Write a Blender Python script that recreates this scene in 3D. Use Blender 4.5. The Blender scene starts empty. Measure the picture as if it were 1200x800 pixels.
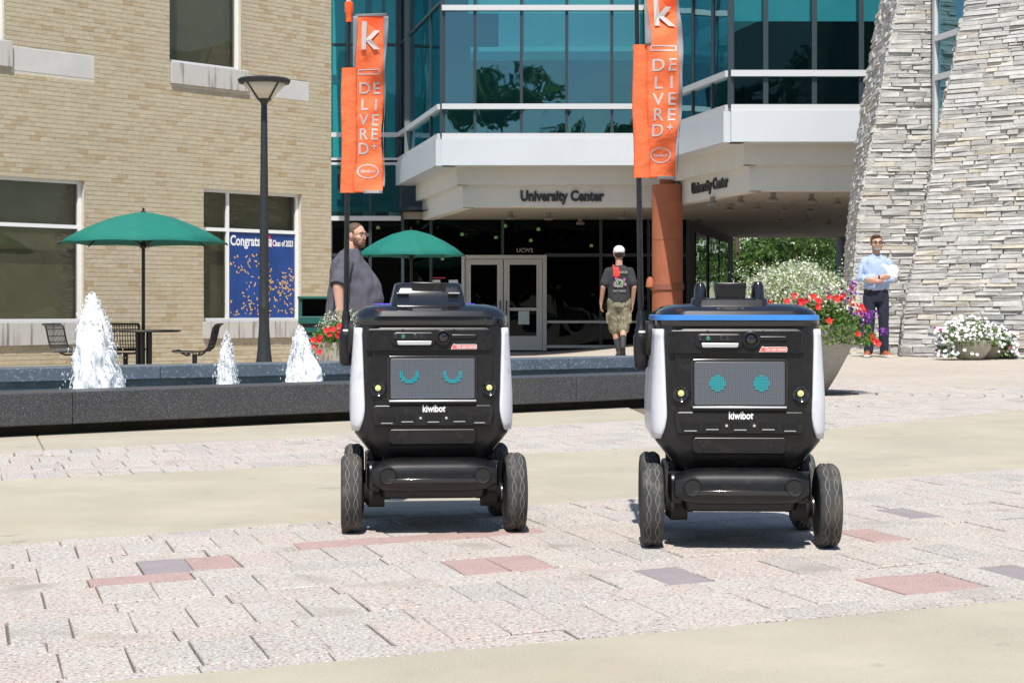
import bpy, bmesh, math, random
from mathutils import Vector, Matrix, noise
R = math.radians
rnd = random.Random(7)
scene = bpy.context.scene
col = scene.collection
bench = bpy.data.scenes.new('bench')               # side scene where lettering and skins are worked out

# ------------------------------------------------------------ camera, sky, sun, exposure
FPX, EYE, HX, HY = 2090.0, 0.69, 600.0, 362.0     # focal length in photo pixels, eye height, horizon
cam_data = bpy.data.cameras.new('camera')
cam = bpy.data.objects.new('camera', cam_data)
col.objects.link(cam)
cam.location = (0, 0, EYE)
cam.rotation_euler = (R(90), 0, 0)
cam_data.sensor_width = 36.0
cam_data.lens = 36.0 * FPX / 1200.0
cam_data.shift_y = -(400.0 - HY) / 1200.0
cam_data.clip_start = 0.1
cam_data.clip_end = 3000
scene.camera = cam

SUN_EL, SUN_AZ = R(60), R(183)                    # azimuth clockwise from +Y: behind the camera
world = bpy.data.worlds.new('World')
scene.world = world
world.use_nodes = True
nt = world.node_tree
nt.nodes.clear()
sky = nt.nodes.new('ShaderNodeTexSky')
sky.sky_type = 'NISHITA'
sky.sun_disc = False
sky.sun_elevation = SUN_EL
sky.sun_rotation = SUN_AZ
sky.air_density = 1.0
sky.dust_density = 0.6
bg = nt.nodes.new('ShaderNodeBackground')
bg.inputs['Strength'].default_value = 0.10
wo = nt.nodes.new('ShaderNodeOutputWorld')
nt.links.new(sky.outputs[0], bg.inputs[0])
nt.links.new(bg.outputs[0], wo.inputs[0])

sun_data = bpy.data.lights.new('sun', 'SUN')
sun_data.energy = 4.6
sun_data.angle = R(0.53)
sun_data.color = (1.0, 0.955, 0.89)
sun = bpy.data.objects.new('sun', sun_data)
col.objects.link(sun)
to_sun = Vector((math.sin(SUN_AZ) * math.cos(SUN_EL), math.cos(SUN_AZ) * math.cos(SUN_EL), math.sin(SUN_EL)))
sun.rotation_euler = to_sun.to_track_quat('Z', 'Y').to_euler()
sun.location = to_sun * 60

vs = scene.view_settings
vs.view_transform = 'Standard'
vs.look = 'None'
vs.exposure = 0.38
vs.gamma = 1.0
vs.use_curve_mapping = False
scene.cycles.max_bounces = 8
scene.cycles.transparent_max_bounces = 16
scene.cycles.caustics_reflective = False
scene.cycles.caustics_refractive = False
scene.cycles.sample_clamp_indirect = 6.0
scene.cycles.use_denoising = True

def at(x, y, d):
    """A point of the place: the photograph's pixel (x, y) at the distance d in metres along +Y."""
    return Vector(((x - HX) / FPX * d, d, EYE - (y - HY) / FPX * d))

def flat(x, y):
    """Ground point (z = 0) under the photograph's pixel."""
    k = EYE / (y - HY)
    return Vector(((x - HX) * k, FPX * k, 0))

def sstep(a, b, t):
    t = max(0.0, min(1.0, (t - a) / (b - a)))
    return t * t * (3 - 2 * t)

def gz(X, Y):
    """Height of the plaza: level round the robots, falling a foot towards the entrance."""
    return -0.33 * sstep(15, 25, Y) * (1 - sstep(-1.5, 3.0, X - 0.12 * (Y - 27)))

# ------------------------------------------------------------ materials
MATS = {}
def _sock(n, name):
    return n.inputs[name]

def pm(name, colr, rough=0.6, metal=0.0, spec=0.5, var=None, bump=None, ramp=None, coat=0.0, emit=None,
       speck=None, trans=0.0, ramp_noise=0.0, sss=0.0, sheen=0.0):
    """Procedural Principled material. var=(scale, amount) mottles the colour, speck=(scale, colour, threshold),
    bump=(scale, strength, distance), ramp=[(pos, colour)] picks a colour per object and per loose piece."""
    m = bpy.data.materials.new(name)
    m.use_nodes = True
    t = m.node_tree
    N, L = t.nodes, t.links
    b = N['Principled BSDF']
    b.inputs['Roughness'].default_value = rough
    b.inputs['Metallic'].default_value = metal
    b.inputs['Specular IOR Level'].default_value = spec
    b.inputs['Coat Weight'].default_value = coat
    b.inputs['Coat Roughness'].default_value = 0.08
    b.inputs['Transmission Weight'].default_value = trans
    if sss:
        b.inputs['Subsurface Weight'].default_value = sss
        b.inputs['Subsurface Radius'].default_value = (0.02, 0.01, 0.006)
    if sheen:
        b.inputs['Sheen Weight'].default_value = sheen
    c = (*colr, 1)
    b.inputs['Base Color'].default_value = c
    tc = N.new('ShaderNodeTexCoord')
    geo = N.new('ShaderNodeNewGeometry')
    src = None
    if ramp:
        oi = N.new('ShaderNodeObjectInfo')
        ad = N.new('ShaderNodeMath'); ad.operation = 'ADD'
        L.new(oi.outputs['Random'], ad.inputs[0]); L.new(geo.outputs['Random Per Island'], ad.inputs[1])
        fr = N.new('ShaderNodeMath'); fr.operation = 'FRACT'
        L.new(ad.outputs[0], fr.inputs[0])
        rp = N.new('ShaderNodeValToRGB')
        e = rp.color_ramp.elements
        e[0].position, e[0].color = ramp[0][0], (*ramp[0][1], 1)
        e[1].position, e[1].color = ramp[-1][0], (*ramp[-1][1], 1)
        for p, cc in ramp[1:-1]:
            k = e.new(p); k.color = (*cc, 1)
        L.new(fr.outputs[0], rp.inputs[0])
        src = rp.outputs[0]
    if var:
        nz = N.new('ShaderNodeTexNoise')
        nz.inputs['Scale'].default_value = var[0]
        nz.inputs['Detail'].default_value = 6
        nz.inputs['Roughness'].default_value = 0.65
        L.new(geo.outputs['Position'], nz.inputs['Vector'])
        mr = N.new('ShaderNodeMapRange')
        mr.inputs[1].default_value, mr.inputs[2].default_value = 0.3, 0.7
        mr.inputs[3].default_value, mr.inputs[4].default_value = 1 - var[1], 1 + var[1]
        L.new(nz.outputs[0], mr.inputs[0])
        mx = N.new('ShaderNodeMix'); mx.data_type = 'RGBA'; mx.blend_type = 'MULTIPLY'
        mx.inputs[0].default_value = 1
        mx.inputs[6].default_value = c
        if src: L.new(src, mx.inputs[6])
        L.new(mr.outputs[0], mx.inputs[7])
        src = mx.outputs[2]
    if speck:
        for sp in (speck if isinstance(speck, list) else [speck]):
            vz = N.new('ShaderNodeTexNoise')
            vz.inputs['Scale'].default_value = sp[0]
            vz.inputs['Detail'].default_value = 2
            L.new(geo.outputs['Position'], vz.inputs['Vector'])
            r2 = N.new('ShaderNodeMapRange')
            r2.inputs[1].default_value, r2.inputs[2].default_value = sp[2], sp[2] + (sp[3] if len(sp) > 3 else 0.08)
            L.new(vz.outputs[0], r2.inputs[0])
            m2 = N.new('ShaderNodeMix'); m2.data_type = 'RGBA'
            L.new(r2.outputs[0], m2.inputs[0])
            m2.inputs[6].default_value = c
            if src: L.new(src, m2.inputs[6])
            m2.inputs[7].default_value = (*sp[1], 1)
            src = m2.outputs[2]
    if src:
        L.new(src, b.inputs['Base Color'])
    if bump:
        bz = N.new('ShaderNodeTexNoise')
        bz.inputs['Scale'].default_value = bump[0]
        bz.inputs['Detail'].default_value = 4
        L.new(geo.outputs['Position'], bz.inputs['Vector'])
        bp = N.new('ShaderNodeBump')
        bp.inputs['Strength'].default_value = bump[1]
        bp.inputs['Distance'].default_value = bump[2] if len(bump) > 2 else 0.01
        L.new(bz.outputs[0], bp.inputs['Height'])
        L.new(bp.outputs[0], b.inputs['Normal'])
    if emit:
        b.inputs['Emission Color'].default_value = (*emit[0], 1)
        b.inputs['Emission Strength'].default_value = emit[1]
    MATS[name] = m
    return m

def glass_mat(name, tint, refl_tint, f0=0.12, rough=0.01, dust=0.0, wavy=0.012):
    """Pane: tinted see-through glass with mirror reflection that grows at grazing angles."""
    m = bpy.data.materials.new(name); m.use_nodes = True
    t = m.node_tree; N, L = t.nodes, t.links
    N.clear()
    out = N.new('ShaderNodeOutputMaterial')
    tr = N.new('ShaderNodeBsdfTransparent'); tr.inputs[0].default_value = (*tint, 1)
    gl = N.new('ShaderNodeBsdfGlossy'); gl.inputs[0].default_value = (*refl_tint, 1); gl.inputs['Roughness'].default_value = rough
    lw = N.new('ShaderNodeLayerWeight'); lw.inputs[0].default_value = 0.5
    mr = N.new('ShaderNodeMapRange')
    mr.inputs[3].default_value, mr.inputs[4].default_value = f0, 1.0
    pw = N.new('ShaderNodeMath'); pw.operation = 'POWER'; pw.inputs[1].default_value = 3.0
    L.new(lw.outputs['Facing'], pw.inputs[0]); L.new(pw.outputs[0], mr.inputs[0])
    if wavy:                                       # float glass is never quite flat
        geo = N.new('ShaderNodeNewGeometry')
        nz = N.new('ShaderNodeTexNoise'); nz.inputs['Scale'].default_value = 0.9; nz.inputs['Detail'].default_value = 1
        bp = N.new('ShaderNodeBump'); bp.inputs['Strength'].default_value = 1.0; bp.inputs['Distance'].default_value = wavy
        L.new(geo.outputs['Position'], nz.inputs['Vector']); L.new(nz.outputs[0], bp.inputs['Height']); L.new(bp.outputs[0], gl.inputs['Normal'])
    mx = N.new('ShaderNodeMixShader')
    L.new(mr.outputs[0], mx.inputs[0]); L.new(tr.outputs[0], mx.inputs[1]); L.new(gl.outputs[0], mx.inputs[2])
    if dust:
        df = N.new('ShaderNodeBsdfDiffuse'); df.inputs[0].default_value = (*tint, 1)
        m2 = N.new('ShaderNodeMixShader'); m2.inputs[0].default_value = dust
        L.new(mx.outputs[0], m2.inputs[1]); L.new(df.outputs[0], m2.inputs[2])
        L.new(m2.outputs[0], out.inputs[0])
    else:
        L.new(mx.outputs[0], out.inputs[0])
    MATS[name] = m
    return m

def leaf_mat(name, ramp, trans=0.35):
    m = bpy.data.materials.new(name); m.use_nodes = True
    t = m.node_tree; N, L = t.nodes, t.links
    N.clear()
    out = N.new('ShaderNodeOutputMaterial')
    geo = N.new('ShaderNodeNewGeometry')
    rp = N.new('ShaderNodeValToRGB'); e = rp.color_ramp.elements
    e[0].position, e[0].color = ramp[0][0], (*ramp[0][1], 1)
    e[1].position, e[1].color = ramp[-1][0], (*ramp[-1][1], 1)
    for p, cc in ramp[1:-1]:
        k = e.new(p); k.color = (*cc, 1)
    L.new(geo.outputs['Random Per Island'], rp.inputs[0])
    df = N.new('ShaderNodeBsdfPrincipled'); df.inputs['Roughness'].default_value = 0.55
    df.inputs['Specular IOR Level'].default_value = 0.3
    tl = N.new('ShaderNodeBsdfTranslucent')
    L.new(rp.outputs[0], df.inputs['Base Color']); L.new(rp.outputs[0], tl.inputs[0])
    mx = N.new('ShaderNodeMixShader'); mx.inputs[0].default_value = trans
    L.new(df.outputs[0], mx.inputs[1]); L.new(tl.outputs[0], mx.inputs[2])
    L.new(mx.outputs[0], out.inputs[0])
    MATS[name] = m
    return m

# ------------------------------------------------------------ mesh collector
class MB:
    def __init__(s):
        s.v, s.f, s.mi = [], [], []
        s.cur = 0
    def add(s, vs, fs):
        o = len(s.v)
        s.v += [tuple(p) for p in vs]
        for f in fs:
            s.f.append(tuple(o + i for i in f)); s.mi.append(s.cur)
        return s
    def box(s, c, size, rz=0.0, M=None):
        hx, hy, hz = size[0] / 2, size[1] / 2, size[2] / 2
        vs = [Vector((a * hx, b * hy, d * hz)) for d in (-1, 1) for a, b in ((-1, -1), (1, -1), (1, 1), (-1, 1))]
        if M is None: M = Matrix.Rotation(rz, 3, 'Z') if rz else None
        c = Vector(c)
        vs = [(M @ p if M is not None else p) + c for p in vs]
        return s.add(vs, [(3, 2, 1, 0), (4, 5, 6, 7), (0, 1, 5, 4), (1, 2, 6, 5), (2, 3, 7, 6), (3, 0, 4, 7)])
    def box2(s, lo, hi):
        return s.box([(a + b) / 2 for a, b in zip(lo, hi)], [b - a for a, b in zip(lo, hi)])
    def beam(s, p0, p1, w, h, up=Vector((0, 0, 1))):
        """Straight bar of rectangular section, w across, h along up."""
        p0, p1 = Vector(p0), Vector(p1)
        d = (p1 - p0).normalized()
        sd = d.cross(up)
        sd = sd.normalized() if sd.length > 1e-6 else Vector((1, 0, 0))
        u = sd.cross(d).normalized()
        vs = [p + sd * a * w / 2 + u * b * h / 2 for p in (p0, p1) for a, b in ((-1, -1), (1, -1), (1, 1), (-1, 1))]
        return s.add(vs, [(0, 1, 2, 3), (7, 6, 5, 4), (4, 5, 1, 0), (5, 6, 2, 1), (6, 7, 3, 2), (7, 4, 0, 3)])
    def prism(s, pts, z0, z1):
        n = len(pts)
        vs = [(p[0], p[1], z0) for p in pts] + [(p[0], p[1], z1) for p in pts]
        return s.add(vs, [tuple(range(n))[::-1], tuple(range(n, 2 * n))] + [(i, (i + 1) % n, n + (i + 1) % n, n + i) for i in range(n)])
    def prismy(s, pts, y0, y1):
        """Outline in x, z pushed along y (front at y0)."""
        n = len(pts)
        vs = [(p[0], y0, p[1]) for p in pts] + [(p[0], y1, p[1]) for p in pts]
        return s.add(vs, [tuple(range(n)), tuple(range(n, 2 * n))[::-1]] + [(n + i, n + (i + 1) % n, (i + 1) % n, i) for i in range(n)])
    def loft(s, rings, cap=True, closed=True):
        n = len(rings[0]); vs = [p for r in rings for p in r]; fs = []
        for k in range(len(rings) - 1):
            for i in range(n if closed else n - 1):
                j = (i + 1) % n
                fs.append((k * n + i, k * n + j, (k + 1) * n + j, (k + 1) * n + i))
        if cap and closed:
            fs.append(tuple(range(n))[::-1]); q = (len(rings) - 1) * n
            fs.append(tuple(range(q, q + n)))
        return s.add(vs, fs)
    def tube(s, pts, rad, n=8, cap=True):
        """Round tube along a polyline; rad a number or one per point."""
        pts = [Vector(p) for p in pts]
        rings = []
        ref = None
        for i, p in enumerate(pts):
            d = (pts[min(i + 1, len(pts) - 1)] - pts[max(i - 1, 0)]).normalized()
            if ref is None:
                ref = Vector((0, 0, 1)) if abs(d.z) < 0.9 else Vector((1, 0, 0))
            a = d.cross(ref).normalized(); b = a.cross(d).normalized(); ref = b
            r = rad[i] if isinstance(rad, (list, tuple)) else rad
            rings.append([p + (a * math.cos(2 * math.pi * k / n) + b * math.sin(2 * math.pi * k / n)) * r for k in range(n)][::-1])
        return s.loft(rings, cap)
    def lathe(s, prof, n=24, c=(0, 0, 0), axis='Z', cap=True):
        """Profile of (radius, height) turned about an axis."""
        c = Vector(c); rings = []
        for r, h in prof:
            ring = []
            for k in range(n):
                a = 2 * math.pi * k / n
                x, y = r * math.cos(a), r * math.sin(a)
                if axis == 'Z': q = Vector((x, y, h))
                elif axis == 'Y': q = Vector((x, h, -y))
                else: q = Vector((h, x, y))
                ring.append(c + q)
            rings.append(ring)
        return s.loft(rings, cap)
    def ell(s, c, r, M=None, nu=12, nv=8):
        c = Vector(c); rings = []
        for i in range(nv + 1):
            th = math.pi * (0.02 + 0.96 * i / nv)
            ring = []
            for k in range(nu):
                a = 2 * math.pi * k / nu
                p = Vector((r[0] * math.sin(th) * math.cos(a), r[1] * math.sin(th) * math.sin(a), -r[2] * math.cos(th)))
                ring.append(c + (M @ p if M is not None else p))
            rings.append(ring)
        return s.loft(rings)
    def build(s, name, mat, parent=None, smooth=None, bevel=0, solid=0, world=False, seg=2, subs=0):
        me = bpy.data.meshes.new(name)
        me.from_pydata(s.v, [], s.f)
        mats = mat if isinstance(mat, (list, tuple)) else [mat]
        for m in mats:
            me.materials.append(MATS[m] if isinstance(m, str) else m)
        if len(mats) > 1:
            me.polygons.foreach_set('material_index', s.mi)
        me.update()
        if smooth is not None:
            me.shade_smooth()
            if smooth < 180: me.set_sharp_from_angle(angle=R(smooth))
        return link(name, me, parent, bevel, solid, world, seg, subs)

def link(name, me, parent=None, bevel=0, solid=0, world=False, seg=2, subs=0):
    o = bpy.data.objects.new(name, me)
    col.objects.link(o)
    if parent is not None:
        o.parent = parent
        if world:
            o.matrix_parent_inverse = wmat(parent).inverted()
    if solid:
        m = o.modifiers.new('solid', 'SOLIDIFY'); m.thickness = solid; m.offset = 0
    if subs:
        m = o.modifiers.new('subs', 'SUBSURF'); m.levels = subs; m.render_levels = subs
    if bevel:
        m = o.modifiers.new('bevel', 'BEVEL'); m.width = bevel; m.segments = seg; m.limit_method = 'ANGLE'
        m.angle_limit = R(40); m.use_clamp_overlap = True
    return o

def wmat(o):
    M = o.matrix_basis.copy()
    if o.parent is not None:
        M = wmat(o.parent) @ o.matrix_parent_inverse @ M
    return M

def tag(o, label=None, cat=None, group=None, kind=None):
    if label: o['label'] = label
    if cat: o['category'] = cat
    if group: o['group'] = group
    if kind: o['kind'] = kind
    return o

def thing(name, loc, rz=0.0, label=None, cat=None, group=None, kind=None):
    o = bpy.data.objects.new(name, None)
    col.objects.link(o)
    o.empty_display_size = 0.2
    o.location = loc
    o.rotation_euler = (0, 0, rz)
    return tag(o, label, cat, group, kind)

def copy_tree(o, parent=None):
    c = o.copy(); col.objects.link(c)
    if parent is not None: c.parent = parent
    for ch in list(o.children): copy_tree(ch, c)
    return c

def bench_graph():
    with bpy.context.temp_override(scene=bench, view_layer=bench.view_layers[0]):
        return bpy.context.evaluated_depsgraph_get()

def text_verts(body, size, bold=0.0, align='CENTER', res=3):
    """Vertices and faces of lettering in the x, y plane."""
    cu = bpy.data.curves.new('lettering', 'FONT')
    cu.body = body; cu.size = size; cu.offset = bold; cu.align_x = align; cu.align_y = 'CENTER'; cu.resolution_u = res
    ob = bpy.data.objects.new('lettering', cu)
    bench.collection.objects.link(ob)
    dg = bench_graph()
    me = bpy.data.meshes.new_from_object(ob.evaluated_get(dg))
    vs = [v.co.copy() for v in me.vertices]; fs = [tuple(p.vertices) for p in me.polygons]
    bpy.data.objects.remove(ob); bpy.data.curves.remove(cu); bpy.data.meshes.remove(me)
    return vs, fs

def put_text(mb, body, size, fn, bold=0.0, align='CENTER', sx=1.0, depth=0.0):
    """Lettering mapped by fn(x, z, out) to 3-D; depth > 0 gives raised letters."""
    vs, fs = text_verts(body, size, bold, align)
    if depth <= 0:
        mb.add([fn(v.x * sx, v.y, 0) for v in vs], fs)
        return
    n = len(vs)
    allv = [fn(v.x * sx, v.y, depth) for v in vs] + [fn(v.x * sx, v.y, 0) for v in vs]
    cnt = {}
    for f in fs:
        for i in range(len(f)):
            a, b = f[i], f[(i + 1) % len(f)]
            cnt[(a, b)] = cnt.get((a, b), 0) + 1
    sides = [(b, a, a + n, b + n) for (a, b) in cnt if (b, a) not in cnt]
    mb.add(allv, list(fs) + sides)

def rrect(w, d, r, n=5, cx=0.0, cy=0.0):
    """Rounded rectangle outline, counter-clockwise."""
    pts = []
    r = min(r, w / 2 - 1e-4, d / 2 - 1e-4)
    for qx, qy, a0 in ((1, -1, -90), (1, 1, 0), (-1, 1, 90), (-1, -1, 180)):
        for i in range(n + 1):
            a = R(a0 + 90 * i / n)
            pts.append((cx + qx * (w / 2 - r) + r * math.cos(a), cy + qy * (d / 2 - r) + r * math.sin(a)))
    return pts

def clip(poly, p, n):
    """Keep the side of a 2-D convex polygon where (q - p).n >= 0."""
    out = []
    for i in range(len(poly)):
        a, b = poly[i], poly[(i + 1) % len(poly)]
        da = (a[0] - p[0]) * n[0] + (a[1] - p[1]) * n[1]
        db = (b[0] - p[0]) * n[0] + (b[1] - p[1]) * n[1]
        if da >= 0: out.append(a)
        if (da > 0) != (db > 0) and abs(da - db) > 1e-12:
            t = da / (da - db)
            out.append((a[0] + t * (b[0] - a[0]), a[1] + t * (b[1] - a[1])))
    return out

def area(poly):
    return 0.5 * abs(sum(poly[i][0] * poly[(i + 1) % len(poly)][1] - poly[(i + 1) % len(poly)][0] * poly[i][1] for i in range(len(poly))))
# ------------------------------------------------------------ palette
pm('concrete', (0.40, 0.362, 0.28), 0.85, var=(1.6, 0.15), speck=[(0.45, (0.345, 0.305, 0.225), 0.52, 0.4), (5, (0.30, 0.27, 0.21), 0.68, 0.03), (1.1, (0.36, 0.32, 0.24), 0.60, 0.15), (240, (0.46, 0.42, 0.34), 0.55), (2.3, (0.40, 0.35, 0.26), 0.58, 0.2), (110, (0.37, 0.33, 0.26), 0.60, 0.1)], bump=(180, 0.25, 0.004))
pm('ground_paving', (0.42, 0.37, 0.30), 0.88, var=(0.7, 0.12), speck=[(35, (0.49, 0.43, 0.38), 0.52), (8, (0.36, 0.305, 0.255), 0.62, 0.15)], bump=(120, 0.3, 0.004))
pm('joint_sand', (0.15, 0.125, 0.10), 0.95, var=(30, 0.3))
PAVER_RAMP = [(0.0, (0.42, 0.395, 0.365)), (0.25, (0.47, 0.435, 0.39)), (0.5, (0.46, 0.385, 0.345)), (0.7, (0.48, 0.44, 0.39)), (0.85, (0.37, 0.355, 0.33)), (1.0, (0.45, 0.395, 0.355))]
SPK = [(125, (0.60, 0.57, 0.53), 0.53, 0.05), (95, (0.24, 0.205, 0.18), 0.585, 0.04), (70, (0.50, 0.38, 0.32), 0.60, 0.05), (3, (0.33, 0.29, 0.25), 0.62, 0.14)]
pm('paver', (0.56, 0.48, 0.42), 0.9, ramp=PAVER_RAMP, var=(7, 0.10), speck=SPK, bump=(260, 0.7, 0.006))
pm('paver_red', (0.395, 0.275, 0.25), 0.9, var=(8, 0.12), speck=[(200, (0.47, 0.36, 0.33), 0.54, 0.06), (150, (0.30, 0.19, 0.17), 0.59, 0.05)], bump=(260, 0.6, 0.005))
pm('paver_dark', (0.265, 0.24, 0.245), 0.9, var=(8, 0.12), speck=[(150, (0.36, 0.31, 0.32), 0.55, 0.06)], bump=(260, 0.6, 0.005))
pm('granite_dark', (0.045, 0.046, 0.05), 0.45, var=(3, 0.12), speck=[(170, (0.16, 0.16, 0.165), 0.57, 0.05), (240, (0.012, 0.012, 0.014), 0.62, 0.05)], bump=(300, 0.15, 0.002))
pm('granite_wet', (0.10, 0.125, 0.155), 0.35, var=(2.5, 0.25), speck=[(40, (0.22, 0.24, 0.27), 0.56, 0.1)])
pm('granite_basin', (0.26, 0.28, 0.29), 0.6, var=(3, 0.25), speck=[(20, (0.42, 0.44, 0.44), 0.58, 0.1)])
pm('toe_shade', (0.035, 0.030, 0.022), 0.9, var=(6, 0.4))  # near-black: shadow of the gap under the coping put into the colour
pm('mortar', (0.57, 0.53, 0.44), 0.95, var=(20, 0.1))
pm('brick', (0.44, 0.31, 0.17), 0.9, var=(14, 0.11), speck=[(0.55, (0.37, 0.315, 0.225), 0.55, 0.6)], bump=(150, 0.35, 0.004),
   ramp=[(0.0, (0.465, 0.40, 0.28)), (0.3, (0.485, 0.42, 0.30)), (0.55, (0.45, 0.38, 0.26)), (0.75, (0.495, 0.43, 0.31)), (0.90, (0.435, 0.35, 0.225)), (1.0, (0.40, 0.30, 0.175))])
pm('limestone', (0.54, 0.53, 0.51), 0.85, var=(3, 0.08), bump=(90, 0.2, 0.003))
def streaked(name, base, dark):
    """Sill stone with rain streaks that run down from its top edge."""
    m = pm(name, base, 0.85, bump=(90, 0.2, 0.003))
    N, L = m.node_tree.nodes, m.node_tree.links
    geo = N.new('ShaderNodeNewGeometry')
    mp = N.new('ShaderNodeMapping'); mp.inputs['Scale'].default_value = (9, 9, 0.8)
    nz = N.new('ShaderNodeTexNoise'); nz.inputs['Scale'].default_value = 1.6; nz.inputs['Detail'].default_value = 6
    L.new(geo.outputs['Position'], mp.inputs[0]); L.new(mp.outputs[0], nz.inputs['Vector'])
    mr = N.new('ShaderNodeMapRange'); mr.inputs[1].default_value, mr.inputs[2].default_value = 0.52, 0.72
    L.new(nz.outputs[0], mr.inputs[0])
    mx = N.new('ShaderNodeMix'); mx.data_type = 'RGBA'
    mx.inputs[6].default_value = (*base, 1); mx.inputs[7].default_value = (*dark, 1)
    L.new(mr.outputs[0], mx.inputs[0]); L.new(mx.outputs[2], N['Principled BSDF'].inputs['Base Color'])
    return m
streaked('sill_stone', (0.50, 0.48, 0.45), (0.16, 0.15, 0.14))
pm('white_frame', (0.80, 0.80, 0.80), 0.4)
pm('blind_olive', (0.44, 0.43, 0.34), 0.9, var=(1.2, 0.2))
pm('blind_pale', (0.62, 0.72, 0.68), 0.9, var=(2, 0.06))
pm('blind_grey', (0.42, 0.48, 0.50), 0.9, var=(1.5, 0.1))
pm('aluminium', (0.62, 0.63, 0.64), 0.4, metal=0.15)
pm('door_frame', (0.60, 0.59, 0.57), 0.45)
pm('mullion_dark', (0.03, 0.045, 0.055), 0.4)
pm('band_metal', (0.58, 0.615, 0.65), 0.42, metal=0.1, var=(0.6, 0.05))
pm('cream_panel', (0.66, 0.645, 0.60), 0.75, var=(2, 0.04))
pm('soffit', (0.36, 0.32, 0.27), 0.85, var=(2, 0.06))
pm('lettering_dark', (0.025, 0.025, 0.028), 0.5)
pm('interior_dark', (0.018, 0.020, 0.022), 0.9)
pm('interior_mid', (0.16, 0.19, 0.20), 0.9)
pm('interior_white', (0.70, 0.74, 0.72), 0.8)
pm('terracotta', (0.36, 0.115, 0.055), 0.7, var=(3, 0.12))
pm('terracotta_dark', (0.25, 0.085, 0.05), 0.7)
pm('black_metal', (0.012, 0.012, 0.013), 0.45)
pm('post_grey', (0.018, 0.022, 0.024), 0.5)
pm('lamp_glass', (0.62, 0.58, 0.48), 0.6)
pm('downlight_grey', (0.22, 0.20, 0.18), 0.6)
pm('umbrella_green', (0.0, 0.15, 0.115), 0.8, var=(6, 0.06))
pm('bin_green', (0.005, 0.085, 0.07), 0.5)
pm('bowl_stone', (0.42, 0.385, 0.33), 0.85, var=(5, 0.14), speck=[(28, (0.24, 0.21, 0.17), 0.66, 0.05)], bump=(80, 0.4, 0.006))
pm('soil', (0.05, 0.035, 0.022), 0.95)
pm('stone', (0.42, 0.42, 0.41), 0.9, var=(9, 0.16), bump=(40, 0.6, 0.015),
   ramp=[(0.0, (0.42, 0.415, 0.40)), (0.2, (0.48, 0.475, 0.455)), (0.45, (0.53, 0.52, 0.49)), (0.62, (0.46, 0.455, 0.445)), (0.8, (0.55, 0.535, 0.50)), (0.93, (0.53, 0.485, 0.40)), (1.0, (0.39, 0.385, 0.375))])
pm('stone_core', (0.30, 0.29, 0.27), 0.95, var=(8, 0.3))
glass_mat('glass_teal', (0.52, 0.83, 0.84), (0.46, 0.72, 0.78), 0.15)
glass_mat('glass_blue', (0.48, 0.79, 0.84), (0.46, 0.72, 0.80), 0.16)
glass_mat('glass_wing', (0.46, 0.83, 0.86), (0.40, 0.70, 0.80), 0.05)
glass_mat('glass_bay', (0.45, 0.73, 0.77), (0.40, 0.60, 0.60), 0.022)
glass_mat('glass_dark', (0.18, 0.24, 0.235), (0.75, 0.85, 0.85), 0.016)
glass_mat('glass_office', (0.70, 0.70, 0.64), (0.9, 0.9, 0.9), 0.035)
glass_mat('glass_clear', (0.9, 0.9, 0.9), (1, 1, 1), 0.06)
leaf_mat('leaf_tree', [(0.0, (0.03, 0.075, 0.018)), (0.5, (0.065, 0.14, 0.03)), (0.85, (0.12, 0.22, 0.045)), (1.0, (0.18, 0.29, 0.06))], 0.4)
leaf_mat('leaf_plant', [(0.0, (0.06, 0.13, 0.025)), (0.5, (0.11, 0.22, 0.04)), (1.0, (0.20, 0.30, 0.07))], 0.3)
leaf_mat('leaf_frost', [(0.0, (0.14, 0.24, 0.06)), (0.28, (0.36, 0.45, 0.20)), (0.45, (0.66, 0.68, 0.50)), (1.0, (0.82, 0.81, 0.72))], 0.3)
leaf_mat('petal_white', [(0.0, (0.74, 0.72, 0.76)), (1.0, (0.84, 0.83, 0.85))], 0.25)
leaf_mat('petal_red', [(0.0, (0.62, 0.015, 0.02)), (1.0, (0.80, 0.05, 0.045))], 0.2)
leaf_mat('petal_purple', [(0.0, (0.20, 0.05, 0.36)), (1.0, (0.36, 0.12, 0.50))], 0.2)
leaf_mat('petal_magenta', [(0.0, (0.50, 0.01, 0.16)), (1.0, (0.68, 0.05, 0.30))], 0.2)
pm('bark', (0.10, 0.075, 0.05), 0.95, var=(8, 0.3), bump=(25, 0.7, 0.02))
# ------------------------------------------------------------ ground
ground_mb = MB()
xs = [-160, -80, -40, -25, -18, -14, -11, -9, -7.5] + [-6 + 0.5 * i for i in range(37)] + [13.5, 16, 20, 28, 45, 80, 160]
ys = [-160, -80, -40, -20, -8, 0, 3, 6, 9, 12] + [14 + 0.5 * i for i in range(60)] + [46, 50, 56, 65, 80, 110, 160, 260, 500]
for y in ys:
    for x in xs:
        ground_mb.v.append((x, y, gz(x, y) - 0.014))
nx = len(xs)
for j in range(len(ys) - 1):
    for i in range(nx - 1):
        ground_mb.f.append((j * nx + i, j * nx + i + 1, (j + 1) * nx + i + 1, (j + 1) * nx + i)); ground_mb.mi.append(0)
tag(ground_mb.build('ground', 'ground_paving', smooth=180), 'pale pinkish paved plaza running back to the buildings', kind='structure')

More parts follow.
